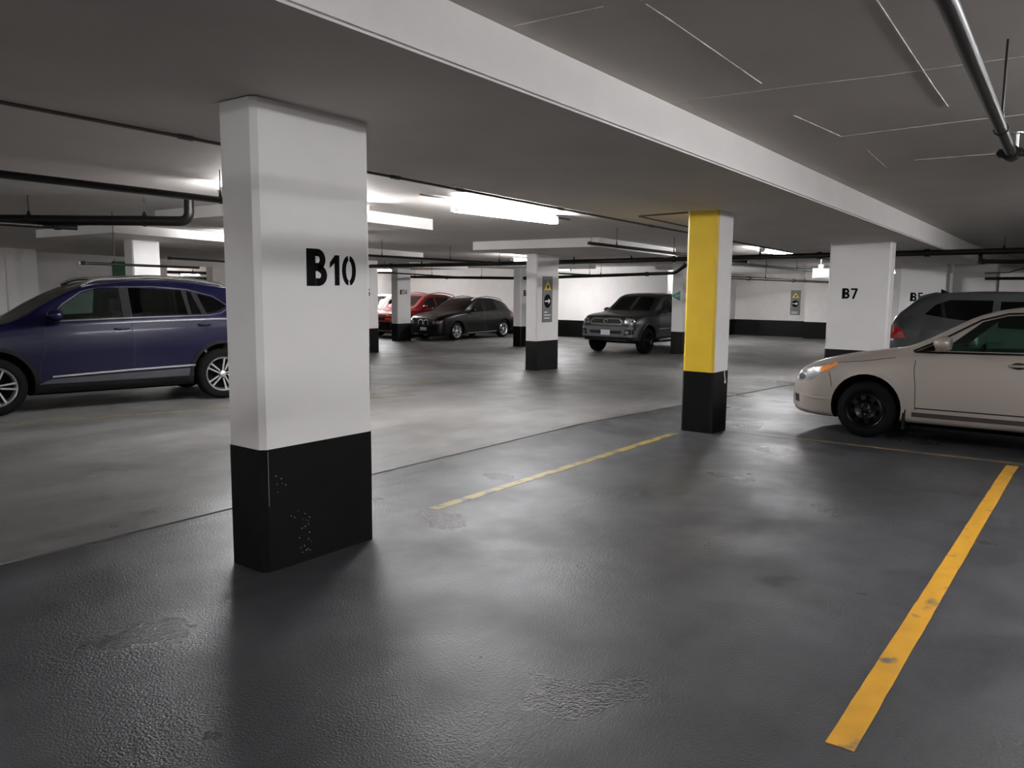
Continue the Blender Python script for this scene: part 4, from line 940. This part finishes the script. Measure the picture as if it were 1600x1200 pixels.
V, Fc = sweep([(1.45-L/2,-.98,.40),(3.4-L/2,-.98,.40)], .035, 10, .1); mk('side_step', V, Fc, alloy, c.root, True); V, Fc = sweep([(1.45-L/2,.98,.40),(3.4-L/2,.98,.40)], .035, 10, .1); mk('side_step', V, Fc, alloy, c.root, True)
handle(c, 2.36, 2.52, 1.02, chrome); handle(c, 3.2, 3.36, 1.03, chrome); c.mirror(1.72, 1.22, dk)
V, Fc = sweep([(2.9-L/2,-.55,1.76),(3.0-L/2,-.55,1.84)], .006, 6); mk('antenna', V, Fc, blackplastic, c.root)
c.seats((2.35, 3.05), .75); box_part(c, 'underbody', (.9,-.6,.28), (4.6,.6,.45), wheelwell); box_part(c, 'front_axle', (.80,-.75,.30), (.96,.75,.40), wheelwell)
c.wheels((.88, 4.12), .385, .26, 'five', 1.60, .235)

# ---- dark grey SUV behind the sedan, seen from its rear quarter
gr = mat('dark_grey_paint', rgb(62, 65, 64), .32, metal=.3, coat=.5)
L = 4.90
sp = dict(L=L, W=1.90, shw=.955,
 top=[(0,.86),(.05,.98),(.2,1.06),(.8,1.13),(1.2,1.19),(1.5,1.36),(1.9,1.60),(2.3,1.74),(2.8,1.80),(3.5,1.81),(4.1,1.78),(4.42,1.71),(4.6,1.56),(4.78,1.38),(4.86,1.15),(4.9,.9)],
 sh=[(0,.80),(.2,.96),(1.2,1.10),(2.4,1.17),(4.2,1.22),(4.7,1.15),(4.86,1.0),(4.9,.8)],
 bot=[(0,.3),(.2,.25),(4.6,.28),(4.9,.42)], w=[(0,.66),(.1,.80),(.3,.89),(.8,.94),(3,.95),(4.3,.93),(4.7,.86),(4.9,.76)],
 wr=[(0,.82),(1.2,.82),(1.7,.78),(2.3,.71),(3.8,.70),(4.4,.74),(4.9,.84)])
c = Car('suv', sp, (13.9+.95, 3.05-L/2, fz(14.85)), pi/2, .03, gr, 'dark grey SUV parked nose-in beyond the beige sedan')
for x in (.95, 3.75): c.arch(x, .43, .38)
c.cavity(1.5, 4.3)
A = [(1.75,1.20),(2.5,1.22),(2.5,1.62),(2.2,1.60)]; B = [(2.6,1.22),(3.3,1.24),(3.3,1.64),(2.6,1.64)]; D = [(3.4,1.30),(3.95,1.36),(4.33,1.42),(4.18,1.58),(3.98,1.655),(3.4,1.655)]
for P in (A, B, D): c.prism(P, 'y', -2, 2, cabin_m)
c.finish()
for P, nm in ((A, 'front_window'), (B, 'rear_window'), (D, 'quarter_window')): c.patch(nm, P, GLASS_P, off=-.006, th=.004)
c.patch('rear_windshield', [(4.46,-.55),(4.46,.55),(4.74,.62),(4.74,-.62)], GLASS_P, side='z', both=False, off=.003, th=.004)
c.patch('spoiler', [(4.25,-.6),(4.25,.6),(4.47,.60),(4.47,-.60)], gr, side='z', both=False, off=.03, th=.03)
c.patch('tail_light', [(4.56,1.04),(4.87,1.02),(4.85,1.17),(4.77,1.24),(4.64,1.18)], redlens, off=.006)
c.line('door_seam', [(2.55,1.18),(2.55,.4)], .008, seamdark, off=.002); c.line('door_seam', [(3.42,1.18),(3.42,.9)], .008, seamdark, off=.002)
handle(c, 2.3, 2.48, 1.0, gr); handle(c, 3.2, 3.38, 1.02, gr); c.mirror(1.7, 1.22, gr); c.seats((2.3, 3.2), .6)
mb = MB().box((4.12-L/2,-.02,1.77),(4.24-L/2,.02,1.80)); mb.add([(4.1-L/2,-.02,1.78),(4.24-L/2,-.02,1.78),(4.24-L/2,-.005,1.85),(4.1-L/2,.02,1.78),(4.24-L/2,.02,1.78),(4.24-L/2,.005,1.85)],[(0,1,2),(3,5,4),(0,2,5,3),(1,4,5,2),(0,3,4,1)]); mb.build('roof_antenna', blackplastic, c.root)
for a in (.95, 3.75): c.patch('arch_cladding', ring_arc(a, .38, .431, .48, -10, 190), blackplastic, off=.01, th=.02)
c.wheels((.95, 3.75), .36, .22, 'five', 1.62, .24)
